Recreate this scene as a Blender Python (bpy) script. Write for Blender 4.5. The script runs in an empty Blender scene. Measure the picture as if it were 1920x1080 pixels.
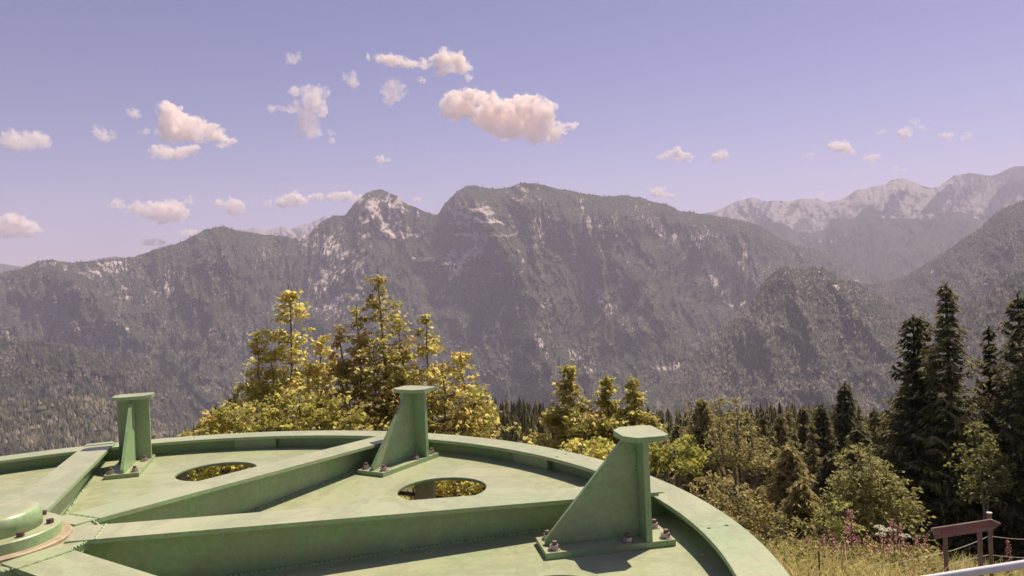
import bpy, bmesh, math, random
import numpy as np
from mathutils import Vector, Matrix

random.seed(7)
rng = np.random.default_rng(7)
S = bpy.context.scene
COL = S.collection
R = math.radians

# ------------------------------------------------------------------ camera
F_PX, PITCH, ROLL = 1438.0, -0.0091, -0.0452          # focal length in 1920-px pixels, radians
cam_d = bpy.data.cameras.new('camera')
cam_d.sensor_width = 36.0
cam_d.lens = 36.0 * F_PX / 1920.0
cam_d.clip_start = 0.05
cam_d.clip_end = 200000.0
cam = bpy.data.objects.new('camera', cam_d)
COL.objects.link(cam)
_cp, _sp, _cr, _sr = math.cos(PITCH), math.sin(PITCH), math.cos(ROLL), math.sin(ROLL)
FW = np.array([0, _cp, _sp])
_rt = np.array([1.0, 0, 0]); _up = np.cross(_rt, FW)
RT = _cr * _rt + _sr * _up
UP = -_sr * _rt + _cr * _up
cam.matrix_world = Matrix(((RT[0], UP[0], -FW[0], 0), (RT[1], UP[1], -FW[1], 0), (RT[2], UP[2], -FW[2], 0), (0, 0, 0, 1)))
S.camera = cam

# ------------------------------------------------------------------ sky, sun, exposure
SUN_AZ, SUN_EL = R(45), R(57)
world = bpy.data.worlds.new('World'); S.world = world; world.use_nodes = True
wn, wl = world.node_tree.nodes, world.node_tree.links
wn.clear()
sky = wn.new('ShaderNodeTexSky'); sky.sky_type = 'NISHITA'; sky.sun_disc = False
sky.sun_elevation = SUN_EL; sky.sun_rotation = math.pi / 2 - SUN_AZ
sky.altitude = 1200; sky.air_density = 1.0; sky.dust_density = 0.6; sky.ozone_density = 1.5
hs = wn.new('ShaderNodeHueSaturation'); hs.inputs['Saturation'].default_value = 1.12
tint = wn.new('ShaderNodeMix'); tint.data_type = 'RGBA'; tint.blend_type = 'MULTIPLY'
tint.inputs[0].default_value = 1.0
tint.inputs[7].default_value = (1.32, 0.88, 1.07, 1)
bg = wn.new('ShaderNodeBackground'); bg.inputs['Strength'].default_value = 0.056
wo = wn.new('ShaderNodeOutputWorld')
wl.new(sky.outputs[0], hs.inputs['Color']); wl.new(hs.outputs[0], tint.inputs[6])
wl.new(tint.outputs[2], bg.inputs[0]); wl.new(bg.outputs[0], wo.inputs[0])
sun_d = bpy.data.lights.new('sun', 'SUN'); sun_d.energy = 5.0; sun_d.angle = R(0.5); sun_d.color = (1.0, 0.88, 0.70)
sun = bpy.data.objects.new('sun', sun_d); COL.objects.link(sun)
sv = Vector((math.cos(SUN_EL) * math.cos(SUN_AZ), math.cos(SUN_EL) * math.sin(SUN_AZ), math.sin(SUN_EL)))
sun.rotation_euler = sv.to_track_quat('Z', 'Y').to_euler()
S.view_settings.view_transform = 'Standard'; S.view_settings.look = 'None'
S.view_settings.gamma = 1.0; S.view_settings.use_curve_mapping = False
S.view_settings.exposure = 0.58
S.render.engine = 'CYCLES'
S.cycles.max_bounces = 28; S.cycles.diffuse_bounces = 3; S.cycles.glossy_bounces = 2
S.cycles.transmission_bounces = 3; S.cycles.transparent_max_bounces = 8; S.cycles.volume_bounces = 28
S.cycles.use_denoising = True

# ------------------------------------------------------------------ helpers
def pdir(x, y):
    """photograph pixel (1920x1080) -> azimuth unit vector (x,y) and slope tan(elevation)"""
    x = np.asarray(x, float); y = np.asarray(y, float)
    d = FW * F_PX + (x[..., None] - 960) * RT - (y[..., None] - 540) * UP
    h = np.hypot(d[..., 0], d[..., 1])
    return d[..., 0] / h, d[..., 1] / h, d[..., 2] / h

def at(x, y, r):
    """point seen at pixel (x, y) at horizontal distance r"""
    a, b, t = pdir(np.array(float(x)), np.array(float(y)))
    return Vector((float(a) * r, float(b) * r, float(t) * r))

def atz(x, y, z):
    a, b, t = pdir(np.array(float(x)), np.array(float(y)))
    r = z / float(t)
    return Vector((float(a) * r, float(b) * r, z))

def tag(o, label=None, cat=None, group=None, kind=None):
    if label: o['label'] = label
    if cat: o['category'] = cat
    if group: o['group'] = group
    if kind: o['kind'] = kind
    return o

def empty(name, loc=(0, 0, 0), rz=0.0, parent=None):
    o = bpy.data.objects.new(name, None); COL.objects.link(o)
    o.location = loc; o.rotation_euler = (0, 0, rz); o.empty_display_size = 0.2
    if parent: o.parent = parent
    return o

def link(name, me, mat=None, parent=None, loc=None, rz=None, smooth=False):
    if mat is not None and not me.materials:
        for m in (mat if isinstance(mat, (list, tuple)) else [mat]): me.materials.append(m)
    o = bpy.data.objects.new(name, me); COL.objects.link(o)
    if parent: o.parent = parent
    if loc is not None: o.location = loc
    if rz is not None: o.rotation_euler = (0, 0, rz)
    if smooth: me.polygons.foreach_set('use_smooth', np.ones(len(me.polygons), bool))
    return o

def np_mesh(name, V, Fc, nper=None, attrs=None, smooth=False, mat_idx=None):
    """V (n,3); Fc (m,k) faces of equal size k"""
    V = np.asarray(V, np.float32); Fc = np.asarray(Fc, np.int32)
    me = bpy.data.meshes.new(name)
    m, k = Fc.shape
    me.vertices.add(len(V)); me.vertices.foreach_set('co', V.ravel())
    me.loops.add(m * k); me.loops.foreach_set('vertex_index', Fc.ravel())
    me.polygons.add(m)
    me.polygons.foreach_set('loop_start', np.arange(0, m * k, k, dtype=np.int32))
    me.polygons.foreach_set('loop_total', np.full(m, k, np.int32))
    if smooth: me.polygons.foreach_set('use_smooth', np.ones(m, bool))
    if mat_idx is not None: me.polygons.foreach_set('material_index', np.asarray(mat_idx, np.int32))
    me.update(calc_edges=True)
    for nm, (dom, arr) in (attrs or {}).items():
        a = me.attributes.new(nm, 'FLOAT', dom); a.data.foreach_set('value', np.asarray(arr, np.float32).ravel())
    return me

def bm_mesh(name, fn, bevel=0.0, segs=1):
    bm = bmesh.new(); fn(bm)
    if bevel:
        ed = [e for e in bm.edges if len(e.link_faces) == 2 and e.calc_face_angle(0) > 0.6]
        bmesh.ops.bevel(bm, geom=ed, offset=bevel, segments=segs, affect='EDGES', clamp_overlap=True)
    bmesh.ops.recalc_face_normals(bm, faces=bm.faces)
    me = bpy.data.meshes.new(name); bm.to_mesh(me); bm.free()
    return me

def prism(bm, pts, z0, z1, axis='z', org=(0, 0, 0)):
    """extrude closed outline pts (2D) between z0 and z1 along axis"""
    def mk(p, h):
        if axis == 'z': v = (p[0], p[1], h)
        elif axis == 'y': v = (p[0], h, p[1])
        else: v = (h, p[0], p[1])
        return (v[0] + org[0], v[1] + org[1], v[2] + org[2])
    a = [bm.verts.new(mk(p, z0)) for p in pts]; b = [bm.verts.new(mk(p, z1)) for p in pts]
    n = len(pts)
    bm.faces.new(a[::-1]); bm.faces.new(b)
    for i in range(n): bm.faces.new((a[i], a[(i + 1) % n], b[(i + 1) % n], b[i]))

def box(bm, x0, x1, y0, y1, z0, z1):
    prism(bm, [(x0, y0), (x1, y0), (x1, y1), (x0, y1)], z0, z1)

def ring(n, r, a0=0.0, cx=0, cy=0):
    return [(cx + r * math.cos(a0 + 2 * math.pi * i / n), cy + r * math.sin(a0 + 2 * math.pi * i / n)) for i in range(n)]

def flat_plate(name, outlines, z0, z1, bevel=0.0):
    """plate with real holes: first outline outside, the others holes"""
    cu = bpy.data.curves.new(name, 'CURVE'); cu.dimensions = '2D'; cu.fill_mode = 'BOTH'
    cu.extrude = (z1 - z0) / 2 - bevel; cu.bevel_depth = bevel; cu.bevel_resolution = 0
    for pts in outlines:
        sp = cu.splines.new('POLY'); sp.points.add(len(pts) - 1)
        for i, p in enumerate(pts): sp.points[i].co = (p[0], p[1], 0, 1)
        sp.use_cyclic_u = True
    tmp = bpy.data.objects.new('tmp', cu); COL.objects.link(tmp)
    dg = bpy.context.evaluated_depsgraph_get()
    me = bpy.data.meshes.new_from_object(tmp.evaluated_get(dg)); me.name = name
    bpy.data.objects.remove(tmp); bpy.data.curves.remove(cu)
    me.transform(Matrix.Translation((0, 0, (z0 + z1) / 2)))
    return me

def tube(P, rads, n=6, cap=True):
    """tapered tube through points; returns V, quads (as (m,4))"""
    P = np.asarray(P, float); k = len(P)
    T = np.gradient(P, axis=0); T /= np.linalg.norm(T, axis=1, keepdims=True) + 1e-9
    ref = np.array([0.3, 0.9, 0.1]) if abs(T[0, 2]) > 0.7 else np.array([0, 0, 1.0])
    A = np.cross(T, ref); A /= np.linalg.norm(A, axis=1, keepdims=True) + 1e-9
    B = np.cross(T, A)
    ang = np.arange(n) * 2 * np.pi / n
    V = P[:, None] + np.asarray(rads, float)[:, None, None] * (np.cos(ang)[None, :, None] * A[:, None] + np.sin(ang)[None, :, None] * B[:, None])
    V = V.reshape(-1, 3)
    q = []
    for i in range(k - 1):
        for j in range(n):
            q.append((i * n + j, i * n + (j + 1) % n, (i + 1) * n + (j + 1) % n, (i + 1) * n + j))
    if cap and n == 4 or cap and n == 8:
        pass
    return V, np.array(q, np.int64)

class Acc:
    """accumulates verts/faces of one face size"""
    def __init__(s): s.V = []; s.F = []; s.n = 0; s.T = []
    def add(s, V, F, t=None):
        V = np.asarray(V); F = np.asarray(F)
        s.V.append(V); s.F.append(F + s.n); s.n += len(V)
        if t is not None: s.T.append(np.broadcast_to(np.asarray(t, float), (len(F),)))
    def mesh(s, name, smooth=False):
        at_ = {'tint': ('FACE', np.concatenate(s.T))} if s.T else None
        return np_mesh(name, np.concatenate(s.V), np.concatenate(s.F), attrs=at_, smooth=smooth)

# --- noise
def _hash(ix, iy, seed):
    h = (ix.astype(np.int64) * 374761393 + iy.astype(np.int64) * 668265263 + seed * 1274126177) & 0xFFFFFFFF
    h = ((h ^ (h >> 13)) * 1274126177) & 0xFFFFFFFF
    return ((h ^ (h >> 16)) & 0xFFFFFFFF)
def perlin(x, y, seed=0):
    ix, iy = np.floor(x), np.floor(y); fx, fy = x - ix, y - iy
    u = fx * fx * fx * (fx * (fx * 6 - 15) + 10); v = fy * fy * fy * (fy * (fy * 6 - 15) + 10)
    def g(dx, dy):
        a = _hash(ix + dx, iy + dy, seed) / 4294967296.0 * 2 * np.pi
        return np.cos(a) * (fx - dx) + np.sin(a) * (fy - dy)
    a = g(0, 0) * (1 - u) + g(1, 0) * u; b = g(0, 1) * (1 - u) + g(1, 1) * u
    return (a * (1 - v) + b * v) * 1.5
def fbm(x, y, octv=5, seed=0, gain=0.5, lac=2.03):
    s = 0; a = 1; t = 0
    for o in range(octv):
        s = s + a * perlin(x, y, seed + o * 17); t += a; a *= gain; x = x * lac + 3.1; y = y * lac + 7.7
    return s / t
def ridged(x, y, octv=5, seed=0, gain=0.55):
    s = 0; a = 1; t = 0
    for o in range(octv):
        s = s + a * (1 - 2 * np.abs(perlin(x, y, seed + o * 31))); t += a; a *= gain; x = x * 2.07 + 1.3; y = y * 2.07 + 5.1
    return s / t
def sstep(a, b, x):
    t = np.clip((x - a) / (b - a), 0, 1); return t * t * (3 - 2 * t)

# ------------------------------------------------------------------ materials
def new_mat(name):
    m = bpy.data.materials.new(name); m.use_nodes = True
    nt = m.node_tree; b = nt.nodes['Principled BSDF']
    return m, nt.nodes, nt.links, b
def nd(n, t, **kw):
    x = n.new(t)
    for k, v in kw.items(): setattr(x, k, v)
    return x
def ramp(n, stops, interp='LINEAR'):
    r = n.new('ShaderNodeValToRGB'); cr = r.color_ramp; cr.interpolation = interp
    while len(cr.elements) < len(stops): cr.elements.new(0.5)
    for e, (p, c) in zip(cr.elements, stops):
        e.position = p; e.color = (*c, 1) if len(c) == 3 else c
    return r
def noise(n, l, scale, detail=4, rough=0.55, vec=None, dist=0.0):
    x = n.new('ShaderNodeTexNoise'); x.inputs['Scale'].default_value = scale
    x.inputs['Detail'].default_value = detail; x.inputs['Roughness'].default_value = rough
    x.inputs['Distortion'].default_value = dist
    if vec is not None: l.new(vec, x.inputs['Vector'])
    return x
def mixc(n, l, fac, a, b, mode='MIX'):
    m = n.new('ShaderNodeMix'); m.data_type = 'RGBA'; m.blend_type = mode
    for sock, v in ((m.inputs[0], fac), (m.inputs[6], a), (m.inputs[7], b)):
        if hasattr(v, 'is_linked') or hasattr(v, 'node'): l.new(v, sock)
        else: sock.default_value = v if isinstance(v, float) else (*v, 1)
    return m.outputs[2]

def paint_material():
    m, n, l, b = new_mat('green_paint')
    tc = n.new('ShaderNodeTexCoord'); v = tc.outputs['Object']
    geo = n.new('ShaderNodeNewGeometry'); p = geo.outputs['Position']
    big = noise(n, l, 1.3, 5, 0.6, p); fine = noise(n, l, 38, 5, 0.7, p)
    speck = noise(n, l, 70, 2, 0.5, p); patch = noise(n, l, 2.4, 3, 0.5, p)
    r1 = ramp(n, [(0.3, PAINT_A), (0.7, PAINT_B)]); l.new(big.outputs[0], r1.inputs[0])
    r2 = ramp(n, [(0.35, (0.80, 0.80, 0.76)), (0.62, (1.04, 1.03, 1.0))]); l.new(fine.outputs[0], r2.inputs[0])
    c = mixc(n, l, 1.0, r1.outputs[0], r2.outputs[0], 'MULTIPLY')
    # dust and lichen grains, denser in patches
    sp = ramp(n, [(0.70, (0, 0, 0)), (0.735, (1, 1, 1))]); l.new(speck.outputs[0], sp.inputs[0])
    pt = ramp(n, [(0.42, (0, 0, 0)), (0.60, (1, 1, 1))]); l.new(patch.outputs[0], pt.inputs[0])
    f = n.new('ShaderNodeMath'); f.operation = 'MULTIPLY'; l.new(sp.outputs[0], f.inputs[0]); l.new(pt.outputs[0], f.inputs[1])
    c = mixc(n, l, f.outputs[0], c, (0.035, 0.035, 0.02))
    # sandy dirt washes
    dn = noise(n, l, 5.0, 6, 0.65, p, 1.2)
    dr = ramp(n, [(0.50, (0, 0, 0)), (0.72, (0.55, 0.55, 0.55))]); l.new(dn.outputs[0], dr.inputs[0])
    c = mixc(n, l, dr.outputs[0], c, (0.36, 0.34, 0.21))
    sx = n.new('ShaderNodeSeparateXYZ'); l.new(geo.outputs['True Normal'], sx.inputs[0])  # up-facing faces tinted beige: sunlit warmth painted into the colour
    dm = n.new('ShaderNodeMapRange'); dm.inputs['From Min'].default_value = 0.75; dm.inputs['From Max'].default_value = 0.95; l.new(sx.outputs['Z'], dm.inputs[0])
    sunlit_tops = ramp(n, [(0.35, (0.42, 0.42, 0.42)), (0.65, (0.85, 0.85, 0.85))]); l.new(noise(n, l, 1.7, 6, 0.7, p, 0.6).outputs[0], sunlit_tops.inputs[0])
    dmm = n.new('ShaderNodeMath'); dmm.operation = 'MULTIPLY'; l.new(dm.outputs[0], dmm.inputs[0]); l.new(sunlit_tops.outputs[0], dmm.inputs[1])
    c = mixc(n, l, dmm.outputs[0], c, (0.44, 0.41, 0.27))
    st_n = noise(n, l, 0.9, 7, 0.72, p, 1.5); st_r = ramp(n, [(0.46, (0, 0, 0)), (0.52, (0.5, 0.5, 0.5)), (0.58, (0, 0, 0))]); l.new(st_n.outputs[0], st_r.inputs[0])
    c = mixc(n, l, st_r.outputs[0], c, (0.25, 0.265, 0.16))
    ru = noise(n, l, 24, 5, 0.75, p, 0.3); ru2 = noise(n, l, 1.9, 3, 0.5, p)
    ra = ramp(n, [(0.66, (0, 0, 0)), (0.70, (1, 1, 1))]); l.new(ru.outputs[0], ra.inputs[0]); rb = ramp(n, [(0.5, (0, 0, 0)), (0.62, (0.8, 0.8, 0.8))]); l.new(ru2.outputs[0], rb.inputs[0])
    rm = n.new('ShaderNodeMath'); rm.operation = 'MULTIPLY'; l.new(ra.outputs[0], rm.inputs[0]); l.new(rb.outputs[0], rm.inputs[1])
    c = mixc(n, l, rm.outputs[0], c, (0.20, 0.12, 0.065))
    # fine scratches and settled streaks
    mpg = n.new('ShaderNodeMapping'); mpg.inputs['Scale'].default_value = (1.0, 0.16, 1.0); mpg.inputs['Rotation'].default_value = (0, 0, 0.6); l.new(p, mpg.inputs[0])
    scn = noise(n, l, 26, 4, 0.7, mpg.outputs[0], 0.8); scr = ramp(n, [(0.60, (0, 0, 0)), (0.70, (0.35, 0.35, 0.35))]); l.new(scn.outputs[0], scr.inputs[0])
    c = mixc(n, l, scr.outputs[0], c, (0.20, 0.20, 0.12))
    l.new(c, b.inputs['Base Color'])
    rr = ramp(n, [(0.3, (0.28, 0.28, 0.28)), (0.7, (0.46, 0.46, 0.46))]); l.new(fine.outputs[0], rr.inputs[0]); l.new(rr.outputs[0], b.inputs['Roughness'])
    bp = n.new('ShaderNodeBump'); bp.inputs['Strength'].default_value = 0.18; bp.inputs['Distance'].default_value = 0.004
    l.new(fine.outputs[0], bp.inputs['Height']); l.new(bp.outputs[0], b.inputs['Normal'])
    return m
PAINT_A, PAINT_B = (0.225, 0.365, 0.168), (0.295, 0.425, 0.215)

def simple_mat(name, ca, cb, scale, rough=0.6, metal=0.0, bump=0.2, dist=0.003, detail=5, stretch=None, obj=True):
    m, n, l, b = new_mat(name)
    tc = n.new('ShaderNodeTexCoord'); v = tc.outputs['Object' if obj else 'Generated']
    if stretch:
        mp = n.new('ShaderNodeMapping'); mp.inputs['Scale'].default_value = stretch; l.new(v, mp.inputs[0]); v = mp.outputs[0]
    x = noise(n, l, scale, detail, 0.6, v)
    r = ramp(n, [(0.3, ca), (0.7, cb)]); l.new(x.outputs[0], r.inputs[0]); l.new(r.outputs[0], b.inputs['Base Color'])
    b.inputs['Roughness'].default_value = rough; b.inputs['Metallic'].default_value = metal
    bp = n.new('ShaderNodeBump'); bp.inputs['Strength'].default_value = bump; bp.inputs['Distance'].default_value = dist
    l.new(x.outputs[0], bp.inputs['Height']); l.new(bp.outputs[0], b.inputs['Normal'])
    return m

M_paint = paint_material()
M_bolt = simple_mat('galvanised_steel', (0.30, 0.23, 0.24), (0.52, 0.45, 0.45), 60, 0.42, 0.7)
M_stud = simple_mat('rusty_thread', (0.13, 0.075, 0.06), (0.26, 0.16, 0.13), 90, 0.7, 0.3)
M_rust = simple_mat('red_oxide', (0.30, 0.225, 0.14), (0.42, 0.34, 0.22), 30, 0.6)
M_dark = simple_mat('dark_rusty_bolt', (0.07, 0.035, 0.04), (0.15, 0.08, 0.08), 60, 0.55, 0.3)
M_bark = simple_mat('bark', (0.035, 0.027, 0.02), (0.10, 0.08, 0.065), 9, 0.95, 0, 0.8, 0.02, stretch=(1, 1, 0.25))
M_bark2 = simple_mat('grey_bark', (0.10, 0.085, 0.07), (0.22, 0.19, 0.16), 12, 0.9, 0, 0.6, 0.01, stretch=(1, 1, 0.3))
M_post = simple_mat('weathered_wood', (0.13, 0.09, 0.06), (0.30, 0.22, 0.16), 18, 0.85, 0, 0.5, 0.004, stretch=(1, 1, 0.12))
M_rail = simple_mat('white_rail_paint', (0.72, 0.72, 0.72), (0.82, 0.82, 0.80), 25, 0.35)
M_rope = simple_mat('pale_cord', (0.5, 0.46, 0.36), (0.62, 0.58, 0.48), 40, 0.8)

def leaf_material(name, stops, trans=0.35, rough=0.5):
    m, n, l, b = new_mat(name)
    a = n.new('ShaderNodeAttribute'); a.attribute_name = 'tint'
    r = ramp(n, stops); l.new(a.outputs['Fac'], r.inputs[0])
    oi = n.new('ShaderNodeObjectInfo')
    h = n.new('ShaderNodeHueSaturation'); l.new(r.outputs[0], h.inputs['Color'])
    mr = n.new('ShaderNodeMapRange'); mr.inputs['To Min'].default_value = 0.75; mr.inputs['To Max'].default_value = 1.2
    l.new(oi.outputs['Random'], mr.inputs[0]); l.new(mr.outputs[0], h.inputs['Value'])
    l.new(h.outputs[0], b.inputs['Base Color']); b.inputs['Roughness'].default_value = rough
    b.inputs['Specular IOR Level'].default_value = 0.35
    tr = n.new('ShaderNodeBsdfTranslucent'); l.new(h.outputs[0], tr.inputs[0])
    mx = n.new('ShaderNodeMixShader'); mx.inputs[0].default_value = trans
    l.new(b.outputs[0], mx.inputs[1]); l.new(tr.outputs[0], mx.inputs[2])
    l.new(mx.outputs[0], n['Material Output'].inputs[0])
    return m
M_maple = leaf_material('maple_leaves', [(0.0, (0.15, 0.17, 0.028)), (0.3, (0.36, 0.355, 0.058)), (0.6, (0.62, 0.56, 0.15)), (0.88, (0.74, 0.64, 0.26)), (1.0, (0.66, 0.40, 0.18))], 0.66, 0.6)
M_bush = leaf_material('bush_leaves', [(0.0, (0.07, 0.09, 0.025)), (0.5, (0.28, 0.29, 0.075)), (1.0, (0.58, 0.52, 0.20))], 0.48, 0.65)
M_green = leaf_material('young_green_leaves', [(0.0, (0.07, 0.09, 0.015)), (0.5, (0.28, 0.29, 0.045)), (1.0, (0.54, 0.48, 0.12))], 0.45, 0.65)
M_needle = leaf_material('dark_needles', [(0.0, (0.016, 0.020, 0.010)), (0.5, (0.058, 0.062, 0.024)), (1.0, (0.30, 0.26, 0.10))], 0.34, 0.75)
M_needle2 = leaf_material('olive_needles', [(0.0, (0.04, 0.045, 0.017)), (0.5, (0.14, 0.14, 0.046)), (1.0, (0.44, 0.36, 0.14))], 0.40, 0.75)
M_larch = leaf_material('thin_brownish_foliage', [(0.0, (0.10, 0.10, 0.03)), (0.5, (0.32, 0.29, 0.08)), (1.0, (0.60, 0.48, 0.21))], 0.48, 0.7)
M_grass = leaf_material('grass_blades', [(0.0, (0.24, 0.25, 0.06)), (0.5, (0.56, 0.50, 0.17)), (0.85, (0.74, 0.62, 0.29)), (1.0, (0.74, 0.47, 0.33))], 0.5, 0.7)
M_pink = simple_mat('pink_blossom', (0.48, 0.20, 0.20), (0.68, 0.34, 0.34), 30, 0.7)
M_white = simple_mat('white_blossom', (0.5, 0.47, 0.34), (0.66, 0.62, 0.48), 30, 0.7)
M_stem = simple_mat('green_stem', (0.08, 0.09, 0.03), (0.16, 0.14, 0.05), 20, 0.8)

def mountain_material(name, forest_a, forest_b, rock_a, rock_b, meadow=(0.10, 0.11, 0.04), sc=1.0):
    m, n, l, b = new_mat(name)
    geo = n.new('ShaderNodeNewGeometry'); p = geo.outputs['Position']
    mp = n.new('ShaderNodeMapping'); mp.inputs['Scale'].default_value = (1, 1, 0.35); l.new(p, mp.inputs[0])
    a = n.new('ShaderNodeAttribute'); a.attribute_name = 'rock'
    n1 = noise(n, l, 0.018 * sc, 6, 0.7, mp.outputs[0], 0.5)
    n2 = noise(n, l, 0.05 * sc, 3, 0.6, p)
    fr = ramp(n, [(0.3, forest_a), (0.7, forest_b)]); l.new(n2.outputs[0], fr.inputs[0])
    rk = ramp(n, [(0.3, rock_a), (0.68, rock_b)]); l.new(n1.outputs[0], rk.inputs[0])
    ad = n.new('ShaderNodeMath'); ad.operation = 'ADD'; l.new(a.outputs['Fac'], ad.inputs[0])
    ms = n.new('ShaderNodeMath'); ms.operation = 'MULTIPLY_ADD'; ms.inputs[1].default_value = 0.7; ms.inputs[2].default_value = -0.35
    l.new(n1.outputs[0], ms.inputs[0]); l.new(ms.outputs[0], ad.inputs[1])
    msk = ramp(n, [(0.46, (0, 0, 0)), (0.56, (1, 1, 1))]); l.new(ad.outputs[0], msk.inputs[0])
    c = mixc(n, l, msk.outputs[0], fr.outputs[0], rk.outputs[0])
    g = n.new('ShaderNodeAttribute'); g.attribute_name = 'meadow'
    c = mixc(n, l, g.outputs['Fac'], c, meadow)
    l.new(c, b.inputs['Base Color']); b.inputs['Roughness'].default_value = 0.95
    b.inputs['Specular IOR Level'].default_value = 0.1
    bp = n.new('ShaderNodeBump'); bp.inputs['Strength'].default_value = 0.9; bp.inputs['Distance'].default_value = 14.0 / sc
    l.new(n1.outputs[0], bp.inputs['Height']); l.new(bp.outputs[0], b.inputs['Normal'])
    return m
ROCK_A, ROCK_B = (0.20, 0.16, 0.15), (0.62, 0.49, 0.45)
M_mtn = mountain_material('forested_rock', (0.016, 0.021, 0.012), (0.050, 0.056, 0.030), ROCK_A, ROCK_B)
M_far = mountain_material('distant_limestone', (0.018, 0.026, 0.02), (0.035, 0.042, 0.03), (0.13, 0.115, 0.115), (0.34, 0.29, 0.28), sc=0.5)
M_tree_far = leaf_material('distant_tree_cover', [(0.0, (0.012, 0.016, 0.011)), (0.5, (0.042, 0.045, 0.027)), (0.85, (0.100, 0.088, 0.056)), (1.0, (0.16, 0.13, 0.10))], 0.0, 0.9)

# ------------------------------------------------------------------ ground: one sheet to the horizon
def ground_z(x, y):
    d = np.hypot(x, y)
    prof_d = np.array([0, 3, 11, 25, 40, 80, 120, 200, 300, 380, 700, 1500, 3000, 6000, 14200.])
    prof_z = np.array([-3.3, -3.5, -4.5, -8.9, -13.8, -26.5, -38, -52.5, -72, -91, -262, -480, -780, -800, -800.])
    z = np.interp(d, prof_d, prof_z)
    az = np.degrees(np.arctan2(x, y))
    z = z - np.clip(-az - 17, 0, 40) * np.clip(d - 25, 0, 500) * 0.0065
    back = np.clip((-y) / 30, 0, 1) * np.clip(d - 3, 0, 200) * 0.10
    near = np.clip(d / 12, 0, 1) * np.clip(1 - d / 700, 0, 1)
    return z - back * 0 + near * 0.35 * fbm(x * 0.11, y * 0.11, 4, 5)
def make_ground():
    rad = np.concatenate([[0.01], np.geomspace(0.8, 14200, 130)])
    na = 256
    ang = np.linspace(0, 2 * np.pi, na, endpoint=False)
    Rr, A = np.meshgrid(rad, ang, indexing='ij')
    X, Y = Rr * np.cos(A), Rr * np.sin(A)
    Z = ground_z(X, Y)
    V = np.stack([X, Y, Z], -1).reshape(-1, 3)
    i, j = np.meshgrid(np.arange(len(rad) - 1), np.arange(na), indexing='ij')
    j2 = (j + 1) % na
    Fc = np.stack([i * na + j, (i + 1) * na + j, (i + 1) * na + j2, i * na + j2], -1).reshape(-1, 4)
    me = np_mesh('ground', V, Fc, smooth=True)
    m, n, l, b = new_mat('meadow_soil')
    geo = n.new('ShaderNodeNewGeometry'); p = geo.outputs['Position']
    a = noise(n, l, 0.6, 6, 0.65, p); c2 = noise(n, l, 9, 5, 0.7, p)
    r1 = ramp(n, [(0.35, (0.09, 0.095, 0.035)), (0.6, (0.18, 0.165, 0.065)), (0.8, (0.26, 0.21, 0.11))]); l.new(a.outputs[0], r1.inputs[0])
    r2 = ramp(n, [(0.3, (0.45, 0.45, 0.45)), (0.7, (1.1, 1.1, 1.1))]); l.new(c2.outputs[0], r2.inputs[0])
    l.new(mixc(n, l, 1.0, r1.outputs[0], r2.outputs[0], 'MULTIPLY'), b.inputs['Base Color']); b.inputs['Roughness'].default_value = 1
    bp = n.new('ShaderNodeBump'); bp.inputs['Distance'].default_value = 0.08; l.new(c2.outputs[0], bp.inputs['Height']); l.new(bp.outputs[0], b.inputs['Normal'])
    return tag(link('ground', me, m), 'grassy mountainside falling away below the green wheel to the valley', kind='structure')
make_ground()

# ------------------------------------------------------------------ mountains
def crest_fn(pts):
    xs, ys = zip(*pts); return lambda x: np.interp(x, xs, ys)

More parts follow.
